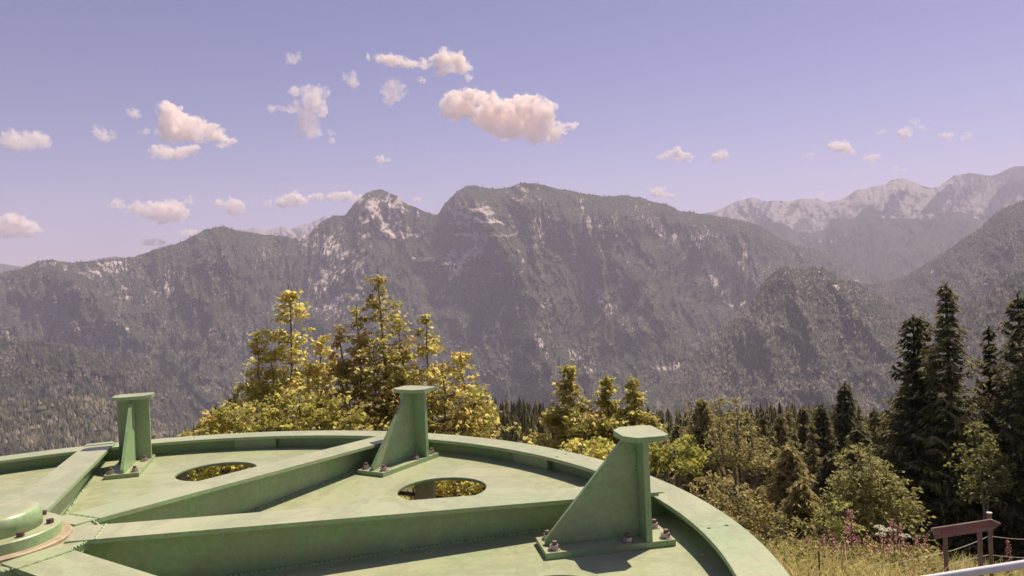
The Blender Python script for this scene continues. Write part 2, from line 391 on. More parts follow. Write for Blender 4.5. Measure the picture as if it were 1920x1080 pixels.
def ROCKN(X, Y, seed):
    w = fbm(X / 45., Y / 45., 3, seed + 90) * 12
    sl = 0.35 * np.sin(X / 130. + seed)
    st = ridged((X + w + Y * sl) / 9.5, Y / 34., 4, seed + 21, .62)
    patch = fbm(X / 85., Y / 60., 4, seed + 33)
    return 0.46 * st - 0.22 + 0.27 * patch
def massif(name, label, crest, bottom, r0, r1, nx, ny, mat, rough_px=2.0, spurs=(), spur_amp=260., spur_sc=1 / 620., rockfn=None,
           seed=1, gpow=1.0, back=800., trees=0, tree_h=(16, 26), meadowfn=None, x0=None, x1=None, stretch=2.2, treeline=None):
    cf, bf = crest_fn(crest), crest_fn(bottom)
    x0 = crest[0][0] if x0 is None else x0; x1 = crest[-1][0] if x1 is None else x1
    xs = np.linspace(x0, x1, nx)
    cy = cf(xs)
    jag = fbm(xs / 22., xs * 0 + 3.3, 4, seed + 50, 0.6) * rough_px * 1.6 + fbm(xs / 90., xs * 0 + 8, 3, seed + 51) * rough_px
    cyj = cy + jag
    by = bf(xs)
    def surf(X, T):
        """X pixel column, T 0..1 bottom..crest -> position, and pixel y"""
        c = np.interp(X, xs, cyj); b_ = np.interp(X, xs, by)
        Yp = b_ + (c - b_) * T
        a, bb, t = pdir(X, Yp)
        ra, rb = (r0(X) if callable(r0) else r0), (r1(X) if callable(r1) else r1)
        r = ra + (rb - ra) * np.power(np.clip(T, 0, 1), gpow)
        rm = (ra + rb) / 2
        u = X / F_PX * rm; v = -Yp / F_PX * rm
        wx = fbm(u * spur_sc * 0.6, v * spur_sc * 0.6, 3, seed + 7) * 0.7
        s = ridged(u * spur_sc + wx + v * spur_sc * 0.12, v * spur_sc / stretch + wx * 0.6, 6, seed, 0.56)
        f = fbm(u * spur_sc * 7, v * spur_sc * 4, 5, seed + 3, 0.6)
        env = np.clip(T * 5, 0.35, 1) * np.clip((1 - T) * 7 + 0.15, 0, 1)
        g2 = ridged(u * spur_sc * 4.2 + wx * 3 + v * spur_sc * .8, v * spur_sc * 1.3, 4, seed + 13, 0.6)
        r = r - spur_amp * (s - 0.25) * env - spur_amp * 0.30 * f * np.clip(env + 0.3, 0, 1) - spur_amp * .42 * g2 * np.clip(env + .2, 0, 1)
        for (poly, amp, wid) in spurs:
            px_, py_ = np.array([q[0] for q in poly], float), np.array([q[1] for q in poly], float)
            o = np.argsort(py_)
            lx = np.interp(Yp, py_[o], px_[o])
            wob = fbm(Yp / 60., Yp * 0 + amp, 3, seed + 9) * 14
            dd = np.abs(X - lx - wob) / wid
            fade = sstep(py_.min() - 15, py_.min() + 40, Yp)
            r = r - amp * np.exp(-np.power(dd, 1.15)) * fade
        r = np.maximum(r, 300)
        P = np.stack([a * r, bb * r, t * r], -1)
        return P, Yp, r, s
    T = np.linspace(0, 1, ny)
    TT, XX = np.meshgrid(T, xs, indexing='ij')
    P, Yp, r, s = surf(XX, TT)
    top = P[-1]
    extra = []
    for k, (dr, dz) in enumerate(((0.06, 0.10), (0.35, 0.55), (1.0, 1.4))):
        h = np.hypot(top[:, 0], top[:, 1]); ff = (h + back * dr) / h
        q = top.copy(); q[:, 0] *= ff; q[:, 1] *= ff; q[:, 2] = top[:, 2] - back * 0.5 * dz
        extra.append(q)
    Pall = np.concatenate([P, np.stack(extra, 0)], 0)
    nr = Pall.shape[0]
    # slope-based colours from the relief, plus the scree fields the photograph shows
    gx = np.gradient(r, axis=1)
    rock = 0.30 + 0.0 * r
    rock = rock + ROCKN(XX, Yp, seed)
    if rockfn is not None: rock = rock + rockfn(XX, Yp, TT)
    rock = np.clip(rock, 0, 1)
    rock_all = np.concatenate([rock, np.repeat(rock[-1:], 3, 0)], 0)
    md = meadowfn(XX, Yp) if meadowfn is not None else np.zeros_like(rock)
    md_all = np.concatenate([md, np.repeat(md[-1:], 3, 0)], 0)
    i, j = np.meshgrid(np.arange(nr - 1), np.arange(nx - 1), indexing='ij')
    Fc = np.stack([i * nx + j, i * nx + j + 1, (i + 1) * nx + j + 1, (i + 1) * nx + j], -1).reshape(-1, 4)
    me = np_mesh(name, Pall.reshape(-1, 3), Fc, attrs={'rock': ('POINT', rock_all), 'meadow': ('POINT', md_all)}, smooth=True)
    o = link(name, me, mat); tag(o, label, kind='structure')
    if trees:
        n = trees
        X = rng.uniform(x0, x1, n); Tt = rng.uniform(0, 1, n) ** 0.9
        Q, Y2, r2, _ = surf(X, Tt)
        rk = 0.30 + ROCKN(X, Y2, seed)
        if rockfn is not None: rk = rk + rockfn(X, Y2, Tt)
        keep = rk + rng.normal(0, 0.05, n) < 0.50
        if treeline is not None: keep &= rng.uniform(0, 1, n) < treeline(X, Y2)
        Q = Q[keep]; X = X[keep]; Y2 = Y2[keep]; n = len(Q)
        H = rng.uniform(*tree_h, n); dec = rng.uniform(0, 1, n) < 0.35
        Wd = np.where(dec, H * rng.uniform(0.30, 0.42, n), H * rng.uniform(0.17, 0.25, n))
        Hh = np.where(dec, H * 0.75, H)
        k = 4; ang = np.arange(k) * 2 * np.pi / k
        rot = rng.uniform(0, 6.28, n)
        base = Q[:, None] + np.stack([np.cos(ang + rot[:, None]) * Wd[:, None], np.sin(ang + rot[:, None]) * Wd[:, None], np.broadcast_to((Hh * np.where(dec, 0.45, 0.05) - 4)[:, None], (n, k))], -1)
        apex = (Q + np.stack([np.zeros(n), np.zeros(n), Hh - 2], -1))[:, None]
        V = np.concatenate([base, apex], 1).reshape(-1, 3)
        o4 = np.arange(n)[:, None, None] * (k + 1)
        tri = np.array([[a_, (a_ + 1) % k, k] for a_ in range(k)])[None] + o4
        tn = np.clip(0.42 + 0.7 * fbm(X / 40., Y2 / 30., 4, seed + 77) + rng.normal(0, 0.24, n) + np.where(dec, 0.22, 0), 0, 1)
        me2 = np_mesh('tree_cover', V, tri.reshape(-1, 3), attrs={'tint': ('FACE', np.repeat(tn, k))})
        link('forest', me2, M_tree_far, o)['kind'] = 'stuff'
    return o

def blobs(lst, base=0.0):
    """rock exposure: list of (x, y, sx, sy, slant, amount)"""
    def f(X, Y, T):
        s = np.zeros_like(X) + base
        for (cx, cy, sx, sy, sl, am) in lst:
            dx = X - cx - sl * (Y - cy); dy = Y - cy
            s = s + am * np.exp(-(dx / sx) ** 2 - (dy / sy) ** 2)
        return s
    return f

L1 = [(-260, 520), (-60, 520), (0, 512), (40, 505), (70, 492), (90, 486), (130, 492), (200, 487), (250, 483), (300, 465), (345, 452), (385, 430), (420, 424), (450, 433), (500, 441), (550, 446), (580, 438), (600, 417), (625, 405), (648, 402),
      (665, 381), (690, 361), (712, 355), (735, 363), (760, 379), (790, 394), (812, 402), (821, 402), (835, 381), (858, 358), (878, 347), (905, 350), (935, 355), (960, 351), (975, 343), (1000, 344), (1040, 352), (1090, 362), (1130, 369), (1160, 366), (1195, 369),
      (1230, 378), (1262, 388), (1275, 396), (1320, 401), (1370, 410), (1420, 421), (1450, 440), (1480, 455), (1520, 465), (1560, 477), (1590, 490), (1620, 512), (1650, 545), (1700, 600)]
rock1 = blobs([(715, 385, 60, 28, 0, .17), (690, 430, 70, 40, .2, .12), (745, 440, 60, 12, -.4, .18), (640, 490, 50, 50, .3, .22), (610, 520, 30, 35, 0, .18), (570, 560, 40, 30, 0, .10),
               (480, 470, 60, 30, 0, .10), (390, 470, 40, 25, 0, .12), (330, 550, 55, 45, 0, .14), (200, 505, 60, 15, 0, .12), (150, 620, 60, 12, .0, .12), (230, 560, 20, 45, 0, .14), (500, 640, 70, 45, 0, .10),
               (890, 400, 50, 50, .1, .16), (860, 470, 35, 40, -.5, .20), (845, 520, 10, 40, -.6, .2), (960, 430, 70, 40, 0, .12), (1040, 410, 60, 30, 0, .10), (1140, 430, 30, 35, 0, .24), (1095, 400, 12, 35, .3, .2), (1250, 430, 50, 35, 0, .08),
               (1325, 490, 9, 50, .35, .3), (1350, 540, 8, 30, .5, .25), (1395, 470, 12, 18, 0, .2), (1385, 568, 22, 7, 0, .4), (940, 590, 9, 45, -.35, .3), (1010, 640, 14, 25, .4, .26), (1035, 620, 12, 15, 0, .25), (1090, 660, 50, 16, .3, .12),
               (1130, 560, 30, 50, .4, .10), (1240, 690, 30, 6, 0.0, .25), (1262, 686, 10, 6, 0, .35), (960, 510, 25, 15, 0, .16), (700, 560, 60, 60, 0, .05), (1180, 600, 40, 40, 0, .06)], -0.02)
mead1 = lambda X, Y: 0.9 * np.exp(-((Y - 682 - (X - 1245) * 0.25) / 4.5) ** 2 - ((X - 1243) / 26) ** 2)
massif('mountain', 'long forested rocky mountain ridge with a pointed pale peak beside a broad flat summit', L1, [(-260, 900), (300, 900), (900, 860), (1700, 800)],
       lambda X: np.interp(X, [0, 600, 1300, 1700], [3600, 3500, 3400, 4200]), lambda X: np.interp(X, [0, 400, 712, 1000, 1400, 1700], [6200, 6300, 6800, 6300, 6800, 8000]),
       1020, 290, M_mtn, 2.2, [([(712, 356), (690, 440), (640, 560), (600, 700)], 330, 55), ([(420, 425), (440, 520), (400, 640), (380, 760)], 380, 60), ([(878, 347), (930, 450), (965, 510), (1000, 620), (1060, 760)], 420, 60),
        ([(1130, 369), (1160, 480), (1240, 600), (1300, 740)], 330, 70), ([(90, 487), (170, 560), (260, 640)], 380, 70), ([(1275, 396), (1380, 500), (1440, 560)], 300, 60), ([(560, 560), (540, 650), (520, 760)], 260, 40), ([(760, 560), (790, 640), (850, 760)], 240, 50)],
       430, 1 / 560., rock1, 3, 0.85, 1600, 74000, (15, 25), mead1,
       treeline=lambda X, Y: np.where((np.abs(X - 715) < 70) & (Y < 420), 0.05, 1.0))

# wooded foothills, left
massif('foothill', 'dark wooded foothill sloping down behind the left bracket', [(-260, 640), (0, 634), (60, 640), (130, 652), (200, 662), (260, 680), (300, 702), (330, 728), (346, 752), (380, 800), (420, 850)],
       [(-260, 960), (420, 940)], 2300, 3500, 260, 130, M_mtn, 1.8, [], 130, 1 / 300., blobs([(150, 650, 120, 10, 0, .10)], -.12), 11, 0.9, 1200, 12000, (16, 26))
massif('foothill', 'nearest wooded slope at the left edge below the foothill', [(-260, 770), (0, 762), (60, 756), (120, 750), (180, 752), (230, 762), (280, 785), (330, 815), (360, 850)],
       [(-260, 1000), (360, 980)], 1300, 2200, 250, 90, M_mtn, 1.8, [], 60, 1 / 200., blobs([], -.15), 13, 0.9, 700, 7000, (15, 24))
# the knob
massif('rocky_knob', 'steep rocky wooded knob standing in front of the valley', [(1180, 760), (1240, 718), (1300, 668), (1335, 632), (1370, 600), (1400, 582), (1412, 560), (1425, 535), (1445, 515), (1460, 503), (1474, 498), (1488, 504), (1505, 507), (1520, 502), (1545, 506), (1570, 520), (1600, 528), (1630, 545), (1660, 560), (1700, 590), (1760, 640), (1830, 700)],
       [(1180, 860), (1500, 880), (1830, 860)], 2400, 3750, 460, 190, M_mtn, 2.5, [([(1474, 498), (1500, 570), (1540, 680)], 210, 28), ([(1400, 590), (1440, 640), (1460, 720)], 160, 30), ([(1545, 506), (1600, 580), (1680, 680)], 160, 36)],
       120, 1 / 200., blobs([(1475, 520, 30, 20, 0, .14), (1560, 540, 50, 22, .5, .17), (1625, 590, 25, 18, .6, .15), (1450, 650, 30, 25, 0, .12), (1380, 660, 20, 20, 0, .08), (1600, 650, 10, 18, 0, .15)], -.06), 17, 0.9, 1500, 26000, (14, 22))
# right flank ridges
massif('ridge', 'wooded ridge climbing to the right edge above the dark spruces', [(1560, 545), (1620, 534), (1660, 527), (1700, 518), (1730, 500), (1765, 478), (1800, 452), (1830, 432), (1855, 410), (1875, 394), (1895, 386), (1920, 378), (1990, 350), (2100, 330)],
       [(1560, 800), (2100, 760)], 3300, 5600, 330, 170, M_mtn, 2.2, [([(1895, 386), (1860, 480), (1800, 600)], 300, 50)], 220, 1 / 420., blobs([(1900, 470, 30, 40, 0, .12), (1640, 690, 40, 8, 0, .1)], -.05), 23, 0.9, 2000, 22000, (15, 24))
massif('ridge', 'nearer dark wooded slope at the right edge behind the spruces', [(1740, 660), (1780, 610), (1810, 580), (1840, 560), (1870, 538), (1895, 520), (1920, 507), (2000, 480), (2100, 460)],
       [(1740, 860), (2100, 860)], 1900, 3000, 220, 110, M_mtn, 2.0, [], 120, 1 / 260., blobs([(1900, 640, 30, 14, 0, .1)], -.1), 29, 0.9, 1200, 9000, (15, 24))
# valley hills, hazy
massif('valley_hill', 'low hazy wooded hill in the valley gap', [(1520, 500), (1570, 478), (1610, 470), (1650, 470), (1690, 462), (1720, 456), (1760, 452), (1800, 445), (1850, 440), (1900, 450)],
       [(1520, 640), (1900, 640)], 6500, 9000, 300, 110, M_mtn, 1.6, [], 300, 1 / 600., blobs([(1600, 492, 12, 8, 0, .3), (1755, 458, 14, 6, 0, .3)], -.08), 31, 1, 1500, 7000, (20, 32))
massif('valley_hill', 'flat topped bluish foothill with a small rock tower below the far range', [(1400, 440), (1430, 422), (1455, 416), (1470, 418), (1490, 434), (1520, 437), (1548, 430), (1560, 412), (1580, 400), (1590, 410), (1605, 408), (1620, 392), (1636, 387), (1655, 397), (1690, 412), (1720, 402), (1760, 396), (1800, 397), (1830, 406), (1850, 420), (1900, 450), (1960, 470)],
       [(1400, 560), (1960, 560)], 7600, 9800, 300, 90, M_far, 1.8, [], 420, 1 / 900., blobs([(1700, 405, 120, 6, 0, .3), (1510, 450, 60, 8, 0, .2), (1640, 395, 20, 8, 0, .1)], -.1), 37, 1, 2500)
L6 = [(1300, 402), (1340, 397), (1360, 388), (1380, 378), (1410, 371), (1430, 378), (1460, 375), (1480, 378), (1500, 374), (1530, 371), (1545, 378), (1575, 376), (1590, 366), (1602, 358), (1625, 354), (1640, 349), (1660, 344), (1675, 336), (1690, 333), (1705, 338), (1722, 345), (1740, 352), (1760, 350), (1775, 338), (1790, 328), (1815, 324), (1840, 329), (1860, 331), (1880, 322), (1893, 315), (1905, 311), (1920, 312), (1960, 300), (2020, 330), (2100, 340)]
massif('far_range', 'pale jagged limestone range on the right horizon', L6, [(1300, 520), (2100, 520)], 9800, 12800, 520, 120, M_far, 2.2,
       [([(1690, 333), (1650, 400), (1600, 450)], 900, 22), ([(1790, 328), (1740, 380), (1700, 430)], 900, 20), ([(1905, 311), (1860, 370), (1840, 410)], 900, 22), ([(1410, 371), (1440, 410), (1470, 430)], 800, 18)], 600, 1 / 1000., blobs([(1600, 380, 500, 70, 0, .22)], .05), 41, 1, 500)
massif('far_range', 'snow streaked far summits showing between the left ridge and the pale peak', [(400, 470), (430, 436), (450, 430), (475, 427), (495, 431), (512, 429), (530, 424), (545, 430), (560, 424), (580, 418), (600, 410), (612, 404), (625, 412), (650, 440)],
       [(400, 520), (650, 520)], 11200, 13400, 260, 60, M_far, 2.6, [], 500, 1 / 900., blobs([(520, 440, 500, 80, 0, .35)], .1), 43, 1, 500)
massif('far_range', 'faint low range on the left horizon behind the ridge', [(-260, 505), (-100, 500), (0, 494), (25, 498), (60, 503), (120, 500), (170, 489), (190, 484), (215, 480), (235, 484), (260, 492), (320, 520)],
       [(-260, 560), (320, 560)], 11200, 13400, 320, 50, M_far, 1.2, [], 400, 1 / 1000., None, 47, 1, 500)

# ------------------------------------------------------------------ the big green wheel
CX, CY = -2.2194, 3.1828
Z_HUB, SLOPE, DEPTH = -1.0, 0.1653, 0.275
R_OUT, R_IN = 3.2388, 3.0417
Z_RIM = Z_HUB - SLOPE * (3.8 - 0.4) / 3.3
Z_PL = Z_HUB - DEPTH
BW = 0.1085
def zf(r): return Z_HUB - SLOPE * (r - 0.4) / 3.3
beams = [math.degrees(a) for a in (1.9317, 1.113, 0.301, -0.5151)] + [-71.5, -113.5, -157.0, 157.4]
wheel = empty('wheel', (CX, CY, 0))
tag(wheel, 'huge green painted steel wheel lying flat with ribs, round holes and upright brackets', 'wheel')
# plate with round holes in the middle of each sector
b_sorted = sorted(beams)
mids = []
for i, a in enumerate(b_sorted):
    nx_ = b_sorted[(i + 1) % len(b_sorted)]; dlt = (nx_ - a) % 360
    mids.append((a + dlt * 0.545) % 360)
holes = [ring(56, 0.278, 0, 2.3457 * math.cos(R(m)), 2.3457 * math.sin(R(m))) for m in mids]
link('deck_plate', flat_plate('deck_plate', [ring(200, 3.13)] + holes, Z_PL - 0.02, Z_PL, 0.002), M_paint, wheel)
# rim: top flange with drilled pairs, and the web below it
drill = []
for a in (37, 5.9, 69.2, 98, -25, 128, 160, -60, -95, -130, 192):
    drill.append(ring(10, 0.011, 0, 3.085 * math.cos(R(a)), 3.085 * math.sin(R(a))))
    drill.append(ring(10, 0.011, 0, 3.175 * math.cos(R(a + .3)), 3.175 * math.sin(R(a + .3))))
rim = link('rim', flat_plate('rim', [ring(240, R_OUT), ring(240, R_IN)] + drill, Z_RIM - 0.022, Z_RIM, 0.003), M_paint, wheel)
link('rim_web', flat_plate('rim_web', [ring(200, 3.155), ring(200, 3.132)], Z_PL - 0.035, Z_RIM - 0.0225), M_paint, rim)
# ribs
def rib_mesh_flange():
    def f(bm):
        r0_, r1_ = 0.30, R_IN - 0.004
        vs = []
        for r_, y_, dz in [(r0_, -BW, 0), (r1_, -BW, 0), (r1_, BW, 0), (r0_, BW, 0)]:
            vs.append((r_, y_, zf(r_)))
        top = [bm.verts.new(v) for v in vs]; bot = [bm.verts.new((v[0], v[1], v[2] - 0.02)) for v in vs]
        bm.faces.new(top); bm.faces.new(bot[::-1])
        for i in range(4): bm.faces.new((top[i], bot[i], bot[(i + 1) % 4], top[(i + 1) % 4]))
    return bm_mesh('rib', f, 0.003)
def rib_mesh_web():
    def f(bm):
        pts = [(0.30, Z_PL + 0.0005), (3.13, Z_PL + 0.0005), (3.13, zf(3.13) - 0.0205 - 0.012), (3.04, zf(3.04) - 0.0205), (0.30, zf(0.30) - 0.0205)]
        prism(bm, pts, -0.009, 0.009, 'y')
    return bm_mesh('web', f)
def rib_tongue():
    def f(bm):
        vs = [(R_IN - 0.09, -BW * 0.93), (R_IN + 0.02, -BW * 0.85), (R_IN + 0.02, BW * 0.85), (R_IN - 0.09, BW * 0.93)]
        top = [bm.verts.new((x, y, zf(R_IN) + (0.010 if x < R_IN else 0.005))) for x, y in vs]
        bot = [bm.verts.new((x, y, zf(R_IN) + 0.0005)) for x, y in vs]
        bm.faces.new(top); bm.faces.new(bot[::-1])
        for i in range(4): bm.faces.new((top[i], bot[i], bot[(i + 1) % 4], top[(i + 1) % 4]))
    return bm_mesh('weld_pad', f, 0.003)
mf, mw, mt = rib_mesh_flange(), rib_mesh_web(), rib_tongue()
def weld_bead():
    def f(bm):
        n = 34
        for sgn in (1,):
            for k in range(n):
                y = -BW + 2 * BW * (k + 0.5) / n
                bmesh.ops.create_icosphere(bm, subdivisions=1, radius=0.0055 + 0.0015 * math.sin(k * 5.3), matrix=Matrix.Translation((0.415 + 0.002 * math.sin(k * 3.1), y, zf(0.415))))
    return bm_mesh('weld', f)
mweld = weld_bead()
def long_weld(bm):
    rr = random.Random(8)
    for sg in (-1, 1):
        n = 120
        for k in range(n):
            r0_ = 0.42 + 2.68 * k / n
            bmesh.ops.create_cone(bm, segments=4, radius1=.011 + .003 * rr.random(), radius2=.003, depth=.012, cap_ends=False, matrix=Matrix.Translation((r0_, sg * .0125, Z_PL + .006)) @ Matrix.Rotation(rr.random(), 4, 'Z') @ Matrix.Scale(1.6, 4, (1, 0, 0)))
mlong = bm_mesh('long_weld', long_weld)
for a in beams:
    o = link('rib', mf, M_paint, wheel, (0, 0, 0), R(a))
    link('web', mw, M_paint, o)
    if abs(a - 17.2) > 2: link('weld_pad', mt, M_paint, o)
    link('weld_bead', mweld, M_paint, o); link('fillet_weld', mlong, M_paint, o)
# small stiffener plates below the rim, one per sector
def stiff(bm): box(bm, 3.085, 3.1315, -0.17, 0.17, Z_PL + 0.0008, Z_RIM - 0.0235)
ms_ = bm_mesh('stiffener', stiff, 0.006)
for m_ in mids: link('stiffener', ms_, M_paint, wheel, (0, 0, 0), R(m_ - 0.5))
# hub
def revolve(prof, n=96):
    def f(bm):
        rows = []
        for (r_, z_) in prof:
            rows.append([bm.verts.new((r_ * math.cos(2 * math.pi * k / n), r_ * math.sin(2 * math.pi * k / n), z_)) for k in range(n)])
        for a_, b_ in zip(rows[:-1], rows[1:]):
            for k in range(n): bm.faces.new((a_[k], a_[(k + 1) % n], b_[(k + 1) % n], b_[k]))
        bm.faces.new(rows[0]); bm.faces.new(rows[-1][::-1])
    return f
hub = empty('hub', (0, 0, 0), 0, wheel)
link('hub_plate', bm_mesh('hub_plate', revolve([(0.300, -1.003), (0.385, -1.003), (0.392, -1.01), (0.392, -1.045), (0.30, -1.045)])), M_paint, hub)
link('seal_ring', bm_mesh('seal_ring', revolve([(0.01, -0.984), (0.292, -0.984), (0.300, -0.990), (0.300, -1.05), (0.01, -1.05)])), M_rust, hub)
link('hub_flange', bm_mesh('hub_flange', revolve([(0.01, -0.938), (0.257, -0.938), (0.262, -0.942), (0.262, -0.9835), (0.01, -0.9835)])), M_paint, hub)
link('hub_cap', bm_mesh('hub_cap', revolve([(0.01, -0.852), (0.12, -0.853), (0.165, -0.856), (0.180, -0.862), (0.188, -0.875), (0.191, -0.89), (0.193, -0.9375), (0.01, -0.9375)])), M_paint, hub, smooth=False)
for p_ in bpy.data.meshes['hub_cap'].polygons: p_.use_smooth = True
def hexbolt(bm): prism(bm, ring(6, 0.0145), 0, 0.017)
mb = bm_mesh('hub_bolt', hexbolt, 0.0015)
for k in range(8):
    a = R(17 + 45 * k); link('hub_bolt', mb, M_dark, hub, (0.225 * math.cos(a), 0.225 * math.sin(a), -0.9375), a)
# rough weld lumps round the hub between the ribs
def lumps(bm):
    rr = random.Random(3)
    for k in range(150):
        a = 2 * math.pi * k / 150; q = 0.398 + 0.004 * rr.random()
        bmesh.ops.create_icosphere(bm, subdivisions=1, radius=0.005 + 0.004 * rr.random(), matrix=Matrix.Translation((q * math.cos(a), q * math.sin(a), -1.006)))
link('weld_seam', bm_mesh('weld_seam', lumps), M_paint, hub, smooth=True)
# central column that carries the wheel, and the frame below the holes
def column(bm):
    prism(bm, ring(40, 0.28), -4.2, Z_PL - 0.03)
    for k in range(8):
        a = 2 * math.pi * k / 8
        c, s_ = math.cos(a), math.sin(a)
link('column', bm_mesh('column', column), M_paint, wheel)
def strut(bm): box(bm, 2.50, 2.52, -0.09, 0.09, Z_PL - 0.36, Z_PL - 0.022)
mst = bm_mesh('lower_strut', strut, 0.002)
M_strut = simple_mat('sunlit_green_paint', (0.30, 0.29, 0.16), (0.44, 0.41, 0.26), 20, .7)  # paler beige than the wheel paint: sunlight on the struts is in the colour
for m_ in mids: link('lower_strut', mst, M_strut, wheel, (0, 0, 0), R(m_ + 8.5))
Vt, Ft = tube([(2.95 * math.cos(2 * math.pi * k / 80), 2.95 * math.sin(2 * math.pi * k / 80), Z_PL - 0.30) for k in range(81)], [0.016] * 81, 8)
link('ring_pipe', np_mesh('ring_pipe', Vt, Ft, smooth=True), M_dark, wheel)

# brackets
BH = 0.50
def br_base(bm): box(bm, 2.335, 2.958, -0.115, 0.115, 0.0008, 0.030)
def br_post(bm): box(bm, 2.818, 2.846, -0.112, 0.112, 0.0305, BH)
def br_gus(bm): prism(bm, [(2.375, 0.0305), (2.8175, 0.0305), (2.8175, BH - 0.001), (2.755, BH - 0.001), (2.355, 0.055), (2.355, 0.0305)], -0.011, 0.011, 'y')
def br_cap(bm):
    prism(bm, [(2.735, -0.075), (2.785, -0.14), (2.915, -0.14), (2.945, -0.115), (2.945, 0.115), (2.915, 0.14), (2.785, 0.14), (2.735, 0.075)], BH + 0.0005, BH + 0.026)
def br_weld(bm):
    rr = random.Random(5)
    for sgn in (-1, 1):
        for k in range(26):
            bmesh.ops.create_icosphere(bm, subdivisions=1, radius=0.006, matrix=Matrix.Translation((2.38 + k * 0.0163, sgn * 0.013, 0.031 + rr.random() * .002)))
        for k in range(20):
            bmesh.ops.create_icosphere(bm, subdivisions=1, radius=0.005, matrix=Matrix.Translation((2.815, sgn * 0.013, 0.04 + k * 0.021)))
mbase, mpost, mgus, mcap, mbw = bm_mesh('base_plate', br_base, 0.003), bm_mesh('post', br_post, 0.003), bm_mesh('gusset', br_gus, 0.003), bm_mesh('cap_plate', br_cap, 0.003), bm_mesh('bracket_weld', br_weld)
def nut_fn(bm):
    prism(bm, ring(20, 0.030), 0, 0.004); prism(bm, ring(6, 0.0225), 0.0042, 0.024)
def stud_fn(bm): prism(bm, ring(12, 0.0115), 0.0242, 0.040)
mnut, mstud = bm_mesh('nut', nut_fn, 0.0015), bm_mesh('stud', stud_fn, 0.0012)
br_angles = [105.2, 59.0, 10.0, -36.5, 151.5, -79.0, -120.5, -163.0]
for ai, a in enumerate(br_angles):
    br = empty('bracket', (0, 0, Z_PL), R(a), wheel)
    link('base_plate', mbase, M_paint, br); link('post', mpost, M_paint, br); link('gusset', mgus, M_paint, br)
    link('cap_plate', mcap, M_paint, br); link('weld', mbw, M_paint, br)
    for r_ in (2.385, 2.735, 2.925):
        for s_ in (-1, 1):
            y_ = s_ * 0.078
            q = random.uniform(0, 1)
            link('nut', mnut, M_bolt, br, (r_ + random.uniform(-.004, .004), y_, 0.0302), q)
            link('stud', mstud, M_stud, br, (r_, y_, 0.0302), q)

# ------------------------------------------------------------------ vegetation builders
LEAF_V = np.array([(0, 0, 0), (0.55, 0.42, -0.06), (0.20, 0.58, 0.06), (0, 1.0, -0.12), (-0.20, 0.58, 0.06), (-0.55, 0.42, -0.06)])
LEAF_T = np.array([(0, 1, 2), (0, 2, 4), (2, 3, 4), (0, 4, 5)])
SIMPLE_V = np.array([(0, 0, 0), (0.3, 0.45, 0.06), (0, 1.0, -0.08), (-0.3, 0.45, 0.06)])
SIMPLE_T = np.array([(0, 1, 2), (0, 2, 3)])

def scatter_leaves(centres, size, tint, up=0.5, spread=0.3, shape=0, r=None):
    """leaf meshes at centres (n,3); size (n,), normals roughly up"""
    r = r or rng
    n = len(centres)
    lv, lt = (LEAF_V, LEAF_T) if shape == 0 else (SIMPLE_V, SIMPLE_T)
    az = r.uniform(0, 2 * np.pi, n)
    nrm = r.normal(0, 1, (n, 3)) * (1 - up); nrm[:, 2] = np.abs(nrm[:, 2]) + up
    nrm /= np.linalg.norm(nrm, axis=1, keepdims=True)
    d = np.stack([np.cos(az), np.sin(az), r.uniform(-0.9, 0.1, n)], -1)
    d -= (d * nrm).sum(1, keepdims=True) * nrm; d /= np.linalg.norm(d, axis=1, keepdims=True)
    s = np.cross(d, nrm)
    V = centres[:, None] + size[:, None, None] * (lv[None, :, 0:1] * s[:, None] + lv[None, :, 1:2] * d[:, None] + lv[None, :, 2:3] * nrm[:, None])
    Fc = lt[None] + (np.arange(n) * len(lv))[:, None, None]
    return V.reshape(-1, 3), Fc.reshape(-1, 3), np.repeat(np.clip(tint, 0, 1), len(lt))

